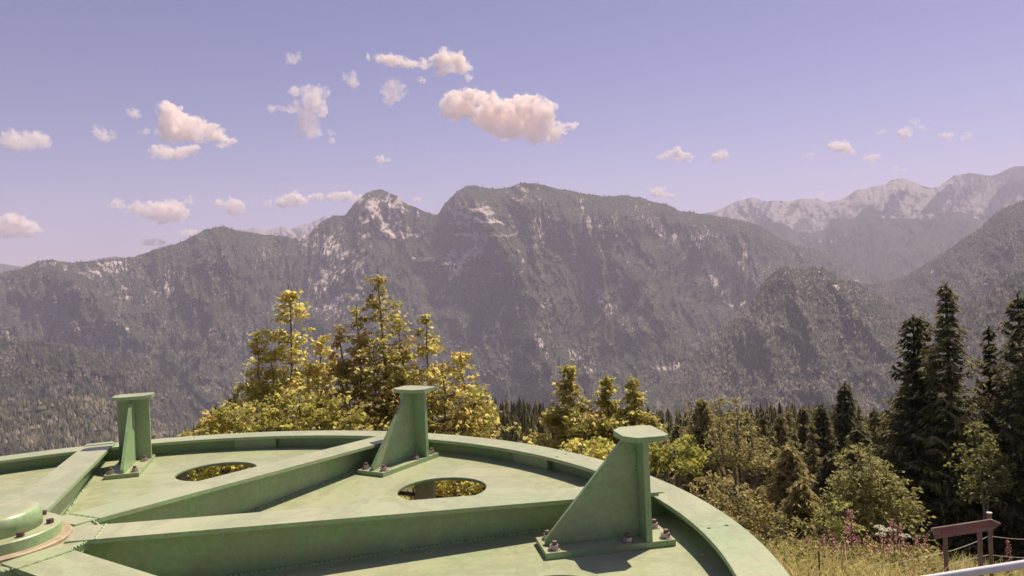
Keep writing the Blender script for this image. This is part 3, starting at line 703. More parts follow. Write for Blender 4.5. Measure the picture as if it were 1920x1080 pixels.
def leafy_tree(name, label, base, stems, mat, bark, leaf=0.105, per=22, cl_sp=0.23, up=0.32, shape=0, group=None, cat='tree', seed=0, trunk_r=0.09, tint0=0.5, dens=1.0, clr=0.24, tw=0.012):
    """stems: list of (tip point (world), foliage bottom z, radius at bottom, radius exponent)"""
    r = np.random.default_rng(seed + 100)
    root = empty(name, base); tag(root, label, cat, group)
    B = np.array(base); wood = Acc(); C = []; S_ = []; TI = []
    for (tip, zb, rad, ex) in stems:
        tip = np.array(tip) - B
        zb = zb - B[2]
        fork = np.array([0, 0, min(zb * 0.5, 1.4)])
        mid = fork * 0.5 + np.array([tip[0], tip[1], zb]) * 0.5 + np.array([r.normal(0, .1), r.normal(0, .1), 0])
        path = np.array([[0, 0, -0.3], fork, mid, [tip[0] + r.normal(0, .05), tip[1] + r.normal(0, .05), zb + (tip[2] - zb) * .45], tip])
        tt = np.linspace(0, 4, 22)
        pth = np.stack([np.interp(tt, range(5), path[:, k]) for k in range(3)], -1)
        pth[3:-1, :2] += r.normal(0, 0.025, (18, 2))
        V, Fq = tube(pth, np.interp(tt, [0, 1, 2.5, 4], [trunk_r, trunk_r * .8, trunk_r * .45, 0.008]), 7)
        wood.add(V, Fq)
        H = tip[2] - zb
        nw = max(3, int(H / cl_sp))
        for k in range(nw):
            f = (k + r.uniform(0, .7)) / nw           # 0 bottom, 1 top
            zc = zb + H * f
            env = rad * (1 - f) ** ex + 0.05
            ip = np.interp(zc, pth[:, 2], np.arange(len(pth)))
            axis = np.array([np.interp(ip, np.arange(len(pth)), pth[:, 0]), np.interp(ip, np.arange(len(pth)), pth[:, 1]), zc])
            nb = max(3, int(dens * (4 + env * 10.0)))
            a0 = r.uniform(0, 6.28)
            gap = r.uniform(0, 6.28)
            for b_ in range(nb):
                a = a0 + b_ * 6.28 / nb + r.normal(0, .35)
                if r.uniform() < (0.30 if math.cos(a - gap) > .3 else 0.12): continue
                rr_ = env * np.sqrt(r.uniform(0.10, 1.0)) * r.uniform(0.8, 1.1) * (r.uniform(1.25, 1.75) if r.uniform() < 0.16 else 1.0)
                cpos = axis + np.array([math.cos(a) * rr_, math.sin(a) * rr_, r.normal(0, 0.07) + rr_ * 0.16])
                if rr_ > 0.25:
                    m_ = axis * .5 + cpos * .5 - np.array([0, 0, 0.05 + 0.1 * rr_])
                    V, Fq = tube([axis - np.array([0, 0, .12 * rr_]), m_, cpos], [tw * (0.8 + rr_ * .6), tw * .7, tw * .3], 4); wood.add(V, Fq)
                nl = max(4, int(per * r.uniform(.6, 1.3)))
                sp = clr * r.uniform(.55, 1.15) * (0.5 + 0.5 * min(1, env))
                off = r.normal(0, 1, (nl, 3)) * np.array([sp * .62, sp * .62, sp * .30])
                C.append(cpos + off); S_.append(leaf * r.uniform(.6, 1.25, nl))
                TI.append(np.clip(tint0 + r.normal(0, .10) + r.normal(0, .17, nl) + 0.10 * (off[:, 2] > 0), 0, 1))
    V, Fc, ti = scatter_leaves(np.concatenate(C), np.concatenate(S_), np.concatenate(TI), up, shape=shape, r=r)
    link('trunk', np_mesh('trunk', np.concatenate(wood.V), np.concatenate(wood.F), smooth=True), bark, root)
    link('crown', np_mesh('crown', V, Fc, attrs={'tint': ('FACE', ti)}), mat, root)
    return root

def gz(x, y): return float(ground_z(np.array(float(x)), np.array(float(y))))
def tip_at(x, y, r): return at(x, y, r)
def zpix(x, y, r): return at(x, y, r).z

def maple(label, base_x, r, spires, mat=M_maple, bark=M_bark2, name='maple_tree', group=None, yb=900, **kw):
    """spires: (x_px, top_y_px, radius_m, exponent[, dr])"""
    b = at(base_x, yb, r); b.z = gz(b.x, b.y)
    st = []
    for s in spires:
        rr_ = r + (s[4] if len(s) > 4 else 0); yb_ = s[5] if len(s) > 5 else 870
        st.append((tuple(at(s[0], s[1], rr_)), zpix(s[0], yb_, rr_), s[2], s[3]))
    return leafy_tree(name, label, tuple(b), st, mat, bark, group=group, **kw)

# ------------------------------------------------------------------ conifers
def conifer_meshes(seed, H, rad, bare, whorls, nbr, sprays, droop=0.25, ex=0.85, tint0=0.4, spray=0.16, ragged=0.25, trunk_r=None):
    r = np.random.default_rng(seed)
    tr = trunk_r or H * 0.016
    tt = np.linspace(0, 1, 12)
    path = np.stack([r.normal(0, .01, 12).cumsum() * 0.4, r.normal(0, .01, 12).cumsum() * 0.4, tt * H], -1)
    path[0, 2] = -0.6
    wood = Acc(); V, Fq = tube(path, tr * (1 - tt) ** 0.8 + 0.012, 8); wood.add(V, Fq)
    C, D1, D2, TI = [], [], [], []
    for w in range(whorls):
        f = min(max((w + r.uniform(-.35, .35)) / whorls, 0), .995)
        f = f ** 0.9
        z = H * (bare + (1 - bare) * f)
        L = rad * ((1 - f) ** ex) * (1 if f > .12 else 0.75 + f * 2) + 0.07 * rad
        cx, cy = np.interp(z, path[:, 2], path[:, 0]), np.interp(z, path[:, 2], path[:, 1])
        nb = max(5, int(nbr * (0.6 + .6 * (1 - f)))); a0 = r.uniform(0, 6.28)
        for b_ in range(nb):
            a = a0 + b_ * 6.28 / nb + r.normal(0, .3); Lb = L * r.uniform(1 - ragged * 1.7, 1 + ragged)
            ns = max(3, int(sprays * (Lb / rad) ** .9 + 2))
            s = (np.arange(ns) + r.uniform(.3, 1.0, ns)) / ns
            lift = 0.55 * f - .05
            ca, sa = math.cos(a), math.sin(a)
            zr = lambda q: z + Lb * q * (lift - droop * (1 - f)) - 0.16 * Lb * np.sin(q * 2.6) + 0.14 * Lb * q * q
            if Lb > .5:
                qq = np.array([0, .5, 1.0]); V, Fq = tube(np.stack([cx + ca * Lb * qq, cy + sa * Lb * qq, zr(qq)], -1), [.022, .014, .006], 3); wood.add(V, Fq)
            for side_ in (-1, 0, 1):
                ln = 0 if side_ == 0 else 1
                reach = (0.34 * Lb * (1.05 - s) + .4 * spray) * ln * r.uniform(.6, 1.2, ns)
                for m_ in ((1.0,) if side_ == 0 else (.45, 1.0)):
                    off = side_ * reach * m_
                    px_ = cx + ca * (Lb * s + reach * m_ * .5) - sa * off; py_ = cy + sa * (Lb * s + reach * m_ * .5) + ca * off
                    pz_ = zr(s) - reach * m_ * .22 + r.normal(0, .02, ns)
                    C.append(np.stack([px_, py_, pz_], -1))
                    da = a + side_ * .9 + r.normal(0, .3, ns)
                    D1.append(np.stack([np.cos(da), np.sin(da), -.35 + r.normal(0, .25, ns)], -1)); D2.append(np.stack([-np.sin(da), np.cos(da), r.normal(0, .5, ns)], -1))
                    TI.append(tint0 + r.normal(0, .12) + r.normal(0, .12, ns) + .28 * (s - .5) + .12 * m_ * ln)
    # leader tuft
    n0 = 14; C.append(np.stack([np.full(n0, path[-1, 0]), np.full(n0, path[-1, 1]), H * (1 - .05 * np.linspace(0, 1, n0))], -1)); aa = r.uniform(0, 6.28, n0)
    D1.append(np.stack([np.cos(aa), np.sin(aa), np.full(n0, .9)], -1)); D2.append(np.stack([-np.sin(aa), np.cos(aa), 0 * aa], -1)); TI.append(np.full(n0, tint0))
    C, D1, D2, TI = np.concatenate(C), np.concatenate(D1), np.concatenate(D2), np.concatenate(TI)
    n = len(C); k = spray * r.uniform(.6, 1.35, n)[:, None]
    Q = np.stack([C - D1 * k * .8, C + D2 * k * .26 + D1 * k * .1, C + D1 * k * 1.25 - [0, 0, .22] * k, C - D2 * k * .26 + D1 * k * .1], 1)
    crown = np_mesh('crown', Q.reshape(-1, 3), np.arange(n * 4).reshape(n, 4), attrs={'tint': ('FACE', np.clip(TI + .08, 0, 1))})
    trunk = np_mesh('trunk', np.concatenate(wood.V), np.concatenate(wood.F), smooth=True)
    return trunk, crown

def far_conifer(seed, rad, tint0):
    """unit-height spruce: drooping toothed skirts, cheap enough for a whole forest"""
    r = np.random.default_rng(seed); acc = Acc(); L = 15
    for k in range(L):
        f = k / L; z = .04 + .94 * f; R_ = rad * (1 - f) ** .85 * r.uniform(.85, 1.12) + .012; n = int(9 + 7 * (1 - f)); a0 = r.uniform(0, 6.28)
        for b_ in range(n):
            a = a0 + b_ * 6.283 / n + r.normal(0, .12); q = R_ * r.uniform(.65, 1.2); wd = 2.2 / n
            p = np.array([[0, 0, z + .06], [q * .8 * math.cos(a - wd), q * .8 * math.sin(a - wd), z - .012], [q * math.cos(a), q * math.sin(a), z - .045 - r.uniform(0, .02)], [q * .8 * math.cos(a + wd), q * .8 * math.sin(a + wd), z - .008]])
            acc.add(p, [[0, 1, 2, 3]], tint0 + r.normal(0, .22))
    c = acc.mesh('crown')
    V, Fq = tube([(0, 0, -.03), (0, 0, 1.0)], [.012, .002], 5)
    return np_mesh('trunk', V, Fq), c

def conifer(name, label, x, ytop, dist, rad, seed, mat=M_needle, bare=0.08, whorls=30, nbr=9, sprays=12, group=None, cat='tree', rz=0, **kw):
    p = at(x, ytop, dist)
    g = gz(p.x, p.y); H = p.z - g
    root = empty(name, (p.x, p.y, g), rz); tag(root, label, cat, group)
    t, c = conifer_meshes(seed, H, rad, bare, whorls, nbr, sprays, **kw)
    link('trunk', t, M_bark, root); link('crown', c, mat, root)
    return root

# --- the maples in front of the rim
maple('yellow green maple with a tall leaning spire, leftmost of the big maples', 545, 17.5,
      [(540, 532, .95, .85), (508, 655, .7, .8), (602, 630, .6, .8), (462, 712, .7, .7), (480, 622, .45, .8), (545, 700, 1.0, .5, -.5)], seed=1, tint0=.6, dens=.95, yb=860)
maple('tallest yellow maple with several spires behind the middle bracket', 715, 17.0,
      [(708, 505, .9, .85), (668, 572, .5, .8), (636, 612, .55, .8), (640, 670, .9, .8), (750, 590, .65, .8), (700, 640, 1.2, .55, -.4), (745, 690, 1.1, .5, -.3)], seed=2, tint0=.68, dens=.84, yb=860)
maple('broad golden maple to the right of the middle bracket', 820, 16.3,
      [(797, 588, .7, .9), (862, 652, .65, .75), (830, 680, 1.0, .55, -.3), (885, 725, .6, .6)], seed=3, tint0=.62, dens=.95, yb=860)
maple('low golden maple thicket filling the gap below the leftmost maple', 560, 15.2,
      [(480, 745, 1.0, .5), (560, 730, 1.1, .5), (640, 740, 1.0, .5), (600, 780, 1.2, .5)], seed=4, tint0=.52, yb=860)
maple('small maple bush beside the left bracket at the edge of the trees', 420, 15.6, [(425, 752, .6, .6), (395, 775, .55, .6)], seed=5, tint0=.5, yb=860)
maple('maple with three thin spires between the middle and right brackets', 1105, 20.5,
      [(1064, 678, .6, .8), (1135, 702, .6, .9), (1187, 712, .48, .9), (1095, 765, 1.1, .5, -.5), (1170, 768, 1.0, .5, -.3), (1035, 765, .8, .6), (1215, 775, .6, .6)], seed=6, tint0=.56, dens=1.25, yb=880, leaf=.13)
maple('small yellow green maple tucked behind the rim left of the right bracket', 1110, 15.5, [(1090, 822, .7, .5), (1140, 835, .5, .5), (985, 838, .35, .6)], seed=7, tint0=.42, yb=900)
maple('bright green young maple just right of the right bracket', 1245, 16.0, [(1250, 828, .75, .5), (1225, 850, .6, .5), (1278, 868, .45, .6)], seed=8, mat=M_green, tint0=.62, yb=940)
maple('leggy brownish tree with thin foliage right of the right bracket', 1385, 27.0,
      [(1380, 742, .8, .75), (1352, 752, .6, .8), (1408, 800, 1.1, .7), (1345, 850, 1.3, .5), (1425, 870, 1.2, .6), (1380, 830, 1.5, .5)], name='broadleaf_tree', mat=M_larch, seed=9, tint0=.6, yb=950, leaf=.13, clr=.28, up=.3, shape=1, per=15, dens=.75, cl_sp=.3)
maple('thin pinkish treetop over the far conifers right of the middle spires', 1290, 33.0, [(1290, 748, .7, .7), (1340, 742, .6, .8)], name='broadleaf_tree', mat=M_larch, seed=10, tint0=.6, yb=900, leaf=.17, clr=.35, shape=1, per=10, dens=.7, cl_sp=.35)
maple('round pale green bush in front of the dark spruces', 1640, 23.5,
      [(1608, 836, .95, .55, 0, 960), (1645, 868, 1.0, .5, 0, 980), (1575, 890, .7, .5, 0, 985), (1688, 902, .6, .5, 0, 985), (1650, 925, 1.05, .4, -.3, 1000), (1600, 925, .9, .4, -.3, 1000)], name='broadleaf_bush', cat='bush', mat=M_bush, seed=11, tint0=.78, yb=990, leaf=.13, shape=1, per=20, clr=.26, trunk_r=.05)
maple('shaded lower maple branches seen through the left round hole of the wheel', 420, 14.6, [(350, 850, .8, .35, 0, 1000), (420, 850, .8, .35, 0, 1000), (490, 850, .8, .35, 0, 1000)], seed=12, tint0=.45, yb=960, cl_sp=.2)
maple('lower maple branches seen through the right round hole of the wheel', 840, 14.6, [(770, 865, .8, .35, 0, 1030), (850, 868, .8, .35, 0, 1030), (930, 872, .8, .35, 0, 1030), (620, 850, 1., .35, 0, 1000)], seed=16, tint0=.55, yb=960, cl_sp=.2)
maple('small leafy sapling among the pink flowers at the foot of the round bush', 1575, 19.5, [(1572, 925, .45, .6, 0, 1010), (1545, 950, .4, .6, 0, 1015)], name='sapling', mat=M_bush, seed=13, tint0=.45, yb=1010, leaf=.10, shape=1, trunk_r=.02)
maple('tangled shrub along the rim at the foot of the leggy tree', 1400, 18.0, [(1390, 915, .7, .5, 0, 1010), (1440, 950, .6, .5, 0, 1030), (1350, 900, .7, .5, 0, 990), (1320, 890, .8, .5, 0, 960)], name='shrub', cat='shrub', mat=M_larch, seed=14, tint0=.6, yb=1000, leaf=.10, shape=1, trunk_r=.03)

# --- spruces at the right
conifer('spruce_tree', 'tallest dark spruce with a thin spire standing free in the right group', 1773, 533, 40, 2.35, 21, bare=.10, whorls=40, nbr=7, sprays=13, droop=.34, ex=.92, ragged=.42, spray=0.173, trunk_r=.24, tint0=.52)
conifer('spruce_tree', 'dark spruce left of the tallest one, first of its twin tops', 1712, 590, 41, 2.3, 22, bare=.16, whorls=34, nbr=7, sprays=13, droop=.38, ex=.85, ragged=.40, spray=0.173, trunk_r=.22)
conifer('spruce_tree', 'dark spruce forming the second twin top beside the tallest one', 1731, 596, 42.5, 1.9, 23, bare=.16, whorls=32, nbr=7, sprays=11, droop=.34, ex=.9, ragged=.4, spray=0.158)
conifer('spruce_tree', 'slim dark spruce between the tallest one and the right edge', 1853, 613, 43, 1.6, 24, bare=.06, whorls=34, nbr=6, sprays=10, droop=.3, ex=.95, ragged=.4, spray=0.158)
conifer('spruce_tree', 'big dark spruce at the right edge with a pointed top', 1908, 550, 41, 2.6, 25, bare=.05, whorls=36, nbr=8, sprays=14, droop=.34, ex=.8, ragged=.36, spray=0.180)
conifer('spruce_tree', 'dark spruce filling the right edge behind the arrow sign', 1945, 600, 38, 2.4, 26, bare=.03, whorls=28, nbr=9, sprays=12, ex=.6)
conifer('spruce_tree', 'shaded low spruce behind the slim one', 1875, 700, 45, 2.3, 27, bare=.03, whorls=22, nbr=10, sprays=12, ex=.6)
conifer('spruce_tree', 'shaded low spruce behind the tallest one', 1790, 720, 46, 2.4, 28, bare=.03, whorls=22, nbr=10, sprays=12, ex=.6)
conifer('spruce_tree', 'shaded low spruce behind the twin tops', 1700, 730, 47, 2.4, 29, bare=.03, whorls=22, nbr=10, sprays=12, ex=.6)
maple('small yellowish broadleaf tree in the gap right of the tallest spruce', 1835, 36.0, [(1832, 785, 1.2, .6, 0, 930), (1850, 810, .9, .6, 0, 930)], name='broadleaf_tree', mat=M_bush, seed=15, tint0=.5, yb=960, leaf=.2, shape=1, per=10, clr=.4, cl_sp=.4)
conifer('spruce_tree', 'broad dark spruce standing out of the forest left of the twin tops', 1583, 718, 62, 3.1, 31, mat=M_needle2, bare=.04, whorls=34, nbr=9, sprays=12, ex=1.0, droop=.2, spray=0.230, tint0=.25)
conifer('spruce_tree', 'dark spruce left of the broad one with a blunt top', 1541, 758, 58, 2.4, 32, bare=.04, whorls=28, nbr=9, sprays=10, ex=1.0, droop=.2, spray=0.216)
conifer('spruce_tree', 'dark spruce close behind the round pale bush', 1610, 800, 45, 2.4, 33, bare=.04, whorls=26, nbr=9, sprays=10, ex=.95, droop=.2, spray=0.216)
conifer('spruce_tree', 'dark spruce between the small green fir and the round bush', 1560, 850, 42, 2.0, 34, bare=.04, whorls=26, nbr=9, sprays=10, ex=.95, droop=.2, spray=0.202)
conifer('spruce_tree', 'dark spruce on the skyline just left of the blunt topped one', 1506, 762, 66, 2.3, 51, mat=M_needle2, bare=.04, whorls=28, nbr=9, sprays=9, ex=1., droop=.2, spray=.2, tint0=.3)
conifer('spruce_tree', 'spruce between the leggy tree and the small sunlit fir', 1463, 778, 52, 2.0, 52, mat=M_needle2, bare=.04, whorls=28, nbr=9, sprays=9, ex=1., droop=.2, spray=.18, tint0=.4)
conifer('spruce_tree', 'narrow spruce right of the broad dark one', 1638, 765, 60, 2.0, 53, mat=M_needle2, bare=.04, whorls=28, nbr=9, sprays=9, ex=1., droop=.2, spray=.18, tint0=.3)
conifer('spruce_tree', 'slim spruce just left of the leggy tree', 1352, 790, 45, 1.6, 54, mat=M_needle2, bare=.04, whorls=28, nbr=9, sprays=9, ex=1., droop=.2, spray=.15, tint0=.55)
conifer('spruce_tree', 'dark spruce above the rim between the right bracket and the olive fir', 1268, 795, 48, 1.6, 55, mat=M_needle2, bare=.04, whorls=26, nbr=9, sprays=9, ex=1., droop=.2, spray=.15, tint0=.4)
conifer('fir_tree', 'small sunlit olive fir at the right of the leggy tree', 1478, 836, 25, 1.5, 35, mat=M_needle2, bare=.03, whorls=30, nbr=11, sprays=14, ex=1.05, droop=.12, spray=0.10, tint0=.8)
conifer('fir_tree', 'olive green fir right of the young green maple', 1316, 748, 31, 1.7, 36, mat=M_needle2, bare=.03, whorls=34, nbr=10, sprays=13, ex=.95, droop=.15, spray=0.12, tint0=.75)
conifer('fir_tree', 'low dark fir at the foot of the leggy tree', 1500, 905, 23, 1.2, 37, mat=M_needle2, bare=.03, whorls=18, nbr=9, sprays=10, ex=1., droop=.12, spray=0.10, tint0=.65)
conifer('spruce_tree', 'small spruce top showing left of the small maple bush', 372, 792, 30, 1.3, 38, mat=M_needle2, bare=.03, whorls=22, nbr=9, sprays=8, spray=0.144, tint0=.5)
conifer('spruce_tree', 'spruce behind the leftmost maple at the left edge of the trees', 440, 738, 34, 1.6, 39, mat=M_needle2, bare=.03, whorls=26, nbr=9, sprays=8, spray=0.158, tint0=.4)
conifer('spruce_tree', 'shorter spruce behind the small maple bush', 405, 762, 36, 1.5, 40, mat=M_needle2, bare=.03, whorls=24, nbr=9, sprays=8, spray=0.158, tint0=.45)

# --- the far conifer band: individual trees sharing a few meshes
protos = [far_conifer(60 + k, rd, t0) for k, (rd, t0) in enumerate(((.19, .42), (.22, .55), (.17, .30), (.25, .62), (.20, .45)))]
for t_, c_ in protos:
    t_.materials.append(M_bark); c_.materials.append(M_needle2)
def top_line(x): return np.interp(x, [340, 860, 900, 1000, 1100, 1215, 1280, 1400, 1450, 1530, 1640, 1700, 1920, 2050], [790, 750, 741, 745, 756, 762, 762, 760, 748, 757, 768, 760, 740, 730])
fr = np.random.default_rng(99)
def band(n, xa, xb, d0, d1, drop, group, label, hmul=1.0):
    k = 0
    for i in range(n):
        x = xa + (xb - xa) * (i + fr.uniform(0, 1)) / n
        yt = top_line(x) + drop + abs(fr.normal(0, 7)) - 3
        d = fr.uniform(d0, d1)
        p = at(x, yt, d); g = gz(p.x, p.y); H = p.z - g
        if H < 4: H = 4
        if H > 30: H = 30
        root = empty('conifer', (p.x, p.y, g), fr.uniform(0, 6.28)); root.scale = (H * fr.uniform(.8, 1.15), ) * 2 + (p.z - g,)
        tag(root, label, 'tree', group)
        t_, c_ = protos[int(fr.integers(0, 5))]
        link('trunk', t_, None, root); link('crown', c_, None, root)
G1, G2 = 'far conifers left of the right bracket', 'conifers of the forest edge right of the right bracket'
for (n_, xa, xb, w_) in ((17, 860, 955, 'close beside the golden maple'), (20, 955, 1060, 'midway between the golden maple and the three spired maple'), (25, 1060, 1230, 'behind the three spired maple')):
    band(n_, xa, xb, 235, 330, 0, G1, 'conifer on the far skyline ' + w_)
    band(int(n_ * .95), xa, xb, 150, 210, 24, G1, 'lower nearer conifer ' + w_)
for (n_, xa, xb, w_) in ((14, 1225, 1330, 'above the olive fir'), (18, 1330, 1455, 'behind the leggy brownish tree'), (16, 1455, 1560, 'above the small sunlit olive fir'), (20, 1560, 1720, 'between the broad dark spruce and the twin tops')):
    band(n_, xa, xb, 130, 190, 0, G2, 'dark conifer on the forest skyline ' + w_)
    band(int(n_ * .8), xa, xb, 80, 115, 32, G2, 'dark conifer in the nearer forest row ' + w_)
band(22, 1640, 1990, 75, 110, 40, 'dark conifers behind the tall spruces', 'dark conifer half hidden behind the tall spruces at the right')
band(14, 345, 500, 60, 90, 10, 'conifers behind the leftmost maple', 'conifer half hidden behind the leftmost maple')

mid = [conifer_meshes(80 + k, 12.0, rd, .03, 24, 8, 8, droop=.2, ex=.95, tint0=.42 + .1 * k, spray=.19, ragged=.35) for k, rd in enumerate((2.1, 1.7, 2.5))]
for t_, c_ in mid: t_.materials.append(M_bark); c_.materials.append(M_needle2)
where = ['above the rim beside the right bracket', 'just left of the olive fir', 'behind the crown of the leggy tree', 'between the leggy tree and the small sunlit fir', 'left of the blunt topped spruce', 'over the round pale bush', 'left of the twin tops']
for i, (x, y, d) in enumerate([(1243, 800, 52), (1292, 792, 56), (1400, 775, 60), (1432, 768, 58), (1448, 800, 50), (1478, 768, 64), (1490, 800, 50), (1522, 790, 54), (1560, 775, 62), (1610, 760, 66), (1625, 800, 56), (1655, 770, 60), (1672, 800, 52)]):
    p = at(x, y, d); g = gz(p.x, p.y); H = p.z - g
    root = empty('spruce_tree', (p.x, p.y, g), i * 1.7); root.scale = (H / 12 * fr.uniform(.85, 1.1),) * 2 + (H / 12,)
    tag(root, 'middle distance spruce ' + where[i // 2] + (', the nearer of two' if i % 2 else ''), 'tree', 'middle distance spruces right of the right bracket')
    t_, c_ = mid[i % 3]; link('trunk', t_, None, root); link('crown', c_, None, root)

# ------------------------------------------------------------------ meadow: grass, flowers, fence, sign, rail
def grass():
    r = np.random.default_rng(5)
    n = 68000
    X = r.uniform(1380, 1990, n); d = 8.2 + 20 * r.uniform(0, 1, n) ** 1.35
    a, b, t = pdir(X, np.full(n, 1000.0))
    P = np.stack([a * d, b * d], -1); z = ground_z(P[:, 0], P[:, 1])
    clump = fbm(P[:, 0] * 1.3, P[:, 1] * 1.3, 3, 3)
    L = (0.22 + 0.30 * r.uniform(0, 1, n) + 0.25 * clump) * np.where(r.uniform(0, 1, n) < .06, 1.8, 1)
    L = np.clip(L * .72, .1, .9)
    ang = r.uniform(0, 6.28, n); lean = r.uniform(.2, .95, n); la = r.uniform(0, 6.28, n)
    w = r.uniform(.008, .018, n)
    side = np.stack([np.cos(ang), np.sin(ang), 0 * ang], -1) * w[:, None]
    ld = np.stack([np.cos(la) * lean + .15, np.sin(la) * lean, 0 * la], -1)
    base = np.stack([P[:, 0], P[:, 1], z - .03], -1)
    midp = base + ld * L[:, None] * .35 + np.stack([0 * L, 0 * L, L * .6], -1)
    tipp = base + ld * L[:, None] + np.stack([0 * L, 0 * L, L * .95], -1)
    V = np.stack([base - side, base + side, midp + side * .8, midp - side * .8, tipp + side * .2, tipp - side * .2], 1).reshape(-1, 3)
    o = (np.arange(n) * 6)[:, None, None]
    Fc = (np.array([[0, 1, 2, 3], [3, 2, 4, 5]])[None] + o).reshape(-1, 4)
    ti = np.repeat(np.clip(.5 + .55 * clump + r.normal(0, .2, n), 0, 1), 2)
    me = np_mesh('grass', V, Fc, attrs={'tint': ('FACE', ti)})
    tag(link('grass', me, M_grass), 'tall dry yellow green meadow grass below the arrow sign', 'grass', kind='stuff')
    # leafy weeds between
    n = 26000
    X = r.uniform(1370, 1760, n); d = 13 + 13 * r.uniform(0, 1, n)
    a, b, t = pdir(X, np.full(n, 1000.0)); x, y = a * d, b * d
    c = np.stack([x, y, ground_z(x, y) + r.uniform(0, .75, n) * np.clip(.5 + fbm(x * .8, y * .8, 3, 9) * 1.5, .15, 1.3)], -1)
    V, Fc, ti = scatter_leaves(c, r.uniform(.05, .11, n), np.clip(.45 + r.normal(0, .25, n), 0, 1), .35, shape=1, r=r)
    tag(link('undergrowth', np_mesh('undergrowth', V, Fc, attrs={'tint': ('FACE', ti)}), M_larch), 'reddish brown leafy weeds between the rim and the round bush', 'undergrowth', kind='stuff')
grass()
def cover():
    r = np.random.default_rng(15)
    n = 30000
    az = np.radians(r.uniform(-32, 16, n)); d = 6 + 34 * r.uniform(0, 1, n) ** .8
    x, y = np.sin(az) * d, np.cos(az) * d
    h = np.clip(.45 + fbm(x * .45, y * .45, 3, 19) * 1.6, .08, 1.3)
    c = np.stack([x, y, ground_z(x, y) + r.uniform(0, 1, n) * h], -1)
    V, Fc, ti = scatter_leaves(c, r.uniform(.09, .22, n), np.clip(.4 + r.normal(0, .25, n), 0, 1), .4, shape=1, r=r)
    tag(link('ground_cover', np_mesh('ground_cover', V, Fc, attrs={'tint': ('FACE', ti)}), M_bush), 'low leafy weeds covering the slope under the maples beyond the wheel', 'undergrowth', kind='stuff')
cover()

def fireweed_mesh(seed):
    r = np.random.default_rng(seed)
    V, Fq = tube([(0, 0, -.05), (.01, .0, .5), (.03, .01, 1.15)], [.008, .007, .003], 5)
    stem = np_mesh('stem', V, Fq, smooth=True)
    n = 110; z = r.uniform(.55, 1.18, n); rad = .075 * (1 - (z - .55) / .72) + .01; a = r.uniform(0, 6.28, n)
    c = np.stack([np.cos(a) * rad, np.sin(a) * rad, z], -1)
    V, Fc, _ = scatter_leaves(c, r.uniform(.03, .055, n), np.zeros(n), .1, shape=1, r=r)
    bl = np_mesh('blossom', V, Fc)
    n = 40; z = r.uniform(.05, .6, n); a = r.uniform(0, 6.28, n)
    c = np.stack([np.cos(a) * .02, np.sin(a) * .02, z], -1)
    V, Fc, ti = scatter_leaves(c, r.uniform(.09, .15, n), r.uniform(.3, .8, n), .2, shape=1, r=r)
    lf = np_mesh('leaf', V, Fc, attrs={'tint': ('FACE', ti)})
    stem.materials.append(M_stem); bl.materials.append(M_pink); lf.materials.append(M_bush)
    return stem, bl, lf
fw = [fireweed_mesh(s) for s in range(3)]
flowers = [(1592, 958, 1.25, 'tall pink flower spike rising alone in front of the sapling'), (1594, 985, 1.0, None), (1545, 1003, .7, None), (1515, 1010, .7, None), (1535, 1012, .6, None), (1500, 1018, .7, None),
           (1562, 1003, .8, None), (1625, 1000, .8, None), (1655, 1005, .9, 'pink flower spike beside the white umbels'), (1668, 1010, .7, None), (1674, 975, .9, None), (1688, 985, .8, None), (1610, 1012, .6, None),
           (1720, 1010, .6, None), (1700, 1018, .6, None), (1735, 1005, .7, None), (1480, 1030, .6, None), (1770, 1025, .5, None), (1890, 1015, .5, None), (1575, 1020, .5, None), (1640, 1018, .5, None)]
for i, (x, y, s, lb) in enumerate(flowers):
    d = 17.0 + (i * 37 % 10) * .18
    p = at(x, y, d); g = gz(p.x, p.y)
    h = max(p.z - g, .5)
    root = empty('fireweed', (p.x, p.y, g), i * 1.3); root.scale = (max(.9, s * 1.3),) * 2 + (h / 1.15,)
    tag(root, lb or 'pink flower spike in the weeds left of the arrow sign', 'flower', None if lb else 'pink flower spikes in the meadow')
    st_, bl_, lf_ = fw[i % 3]
    link('stem', st_, None, root); link('blossom', bl_, None, root); link('leaves', lf_, None, root)
def umbel_mesh():
    r = np.random.default_rng(4)
    V, Fq = tube([(0, 0, -.05), (.02, 0, .45), (0, .01, .95)], [.007, .006, .004], 5)
    st = np_mesh('stem', V, Fq, smooth=True); st.materials.append(M_stem)
    n = 90; a = r.uniform(0, 6.28, n); rd = .10 * np.sqrt(r.uniform(0, 1, n))
    c = np.stack([np.cos(a) * rd, np.sin(a) * rd, .97 - rd * rd * 2 + r.normal(0, .006, n)], -1)
    V, Fc, _ = scatter_leaves(c, r.uniform(.02, .035, n), np.zeros(n), .8, shape=1, r=r)
    bl = np_mesh('umbel', V, Fc); bl.materials.append(M_white)
    return st, bl
us, ub = umbel_mesh()
for i, (x, y, lb) in enumerate([(1648, 986, 'yellowish white flower head, leftmost of the umbels below the round bush'), (1657, 992, 'wide white flower head in the middle of the umbels'), (1671, 991, 'white flower head, rightmost of the three bright umbels'), (1652, 1000, 'small white flower head below the bright umbels'), (1698, 1003, 'small dull white flower head nearest the arrow sign')]):
    d = 17.6 + i * .1; p = at(x, y, d); g = gz(p.x, p.y)
    root = empty('umbel_flower', (p.x, p.y, g), i); root.scale = (1, 1, max(p.z - g, .4) / .97); tag(root, lb, 'flower', 'white umbel flowers')
    link('stem', us, None, root); link('flower_head', ub, None, root)

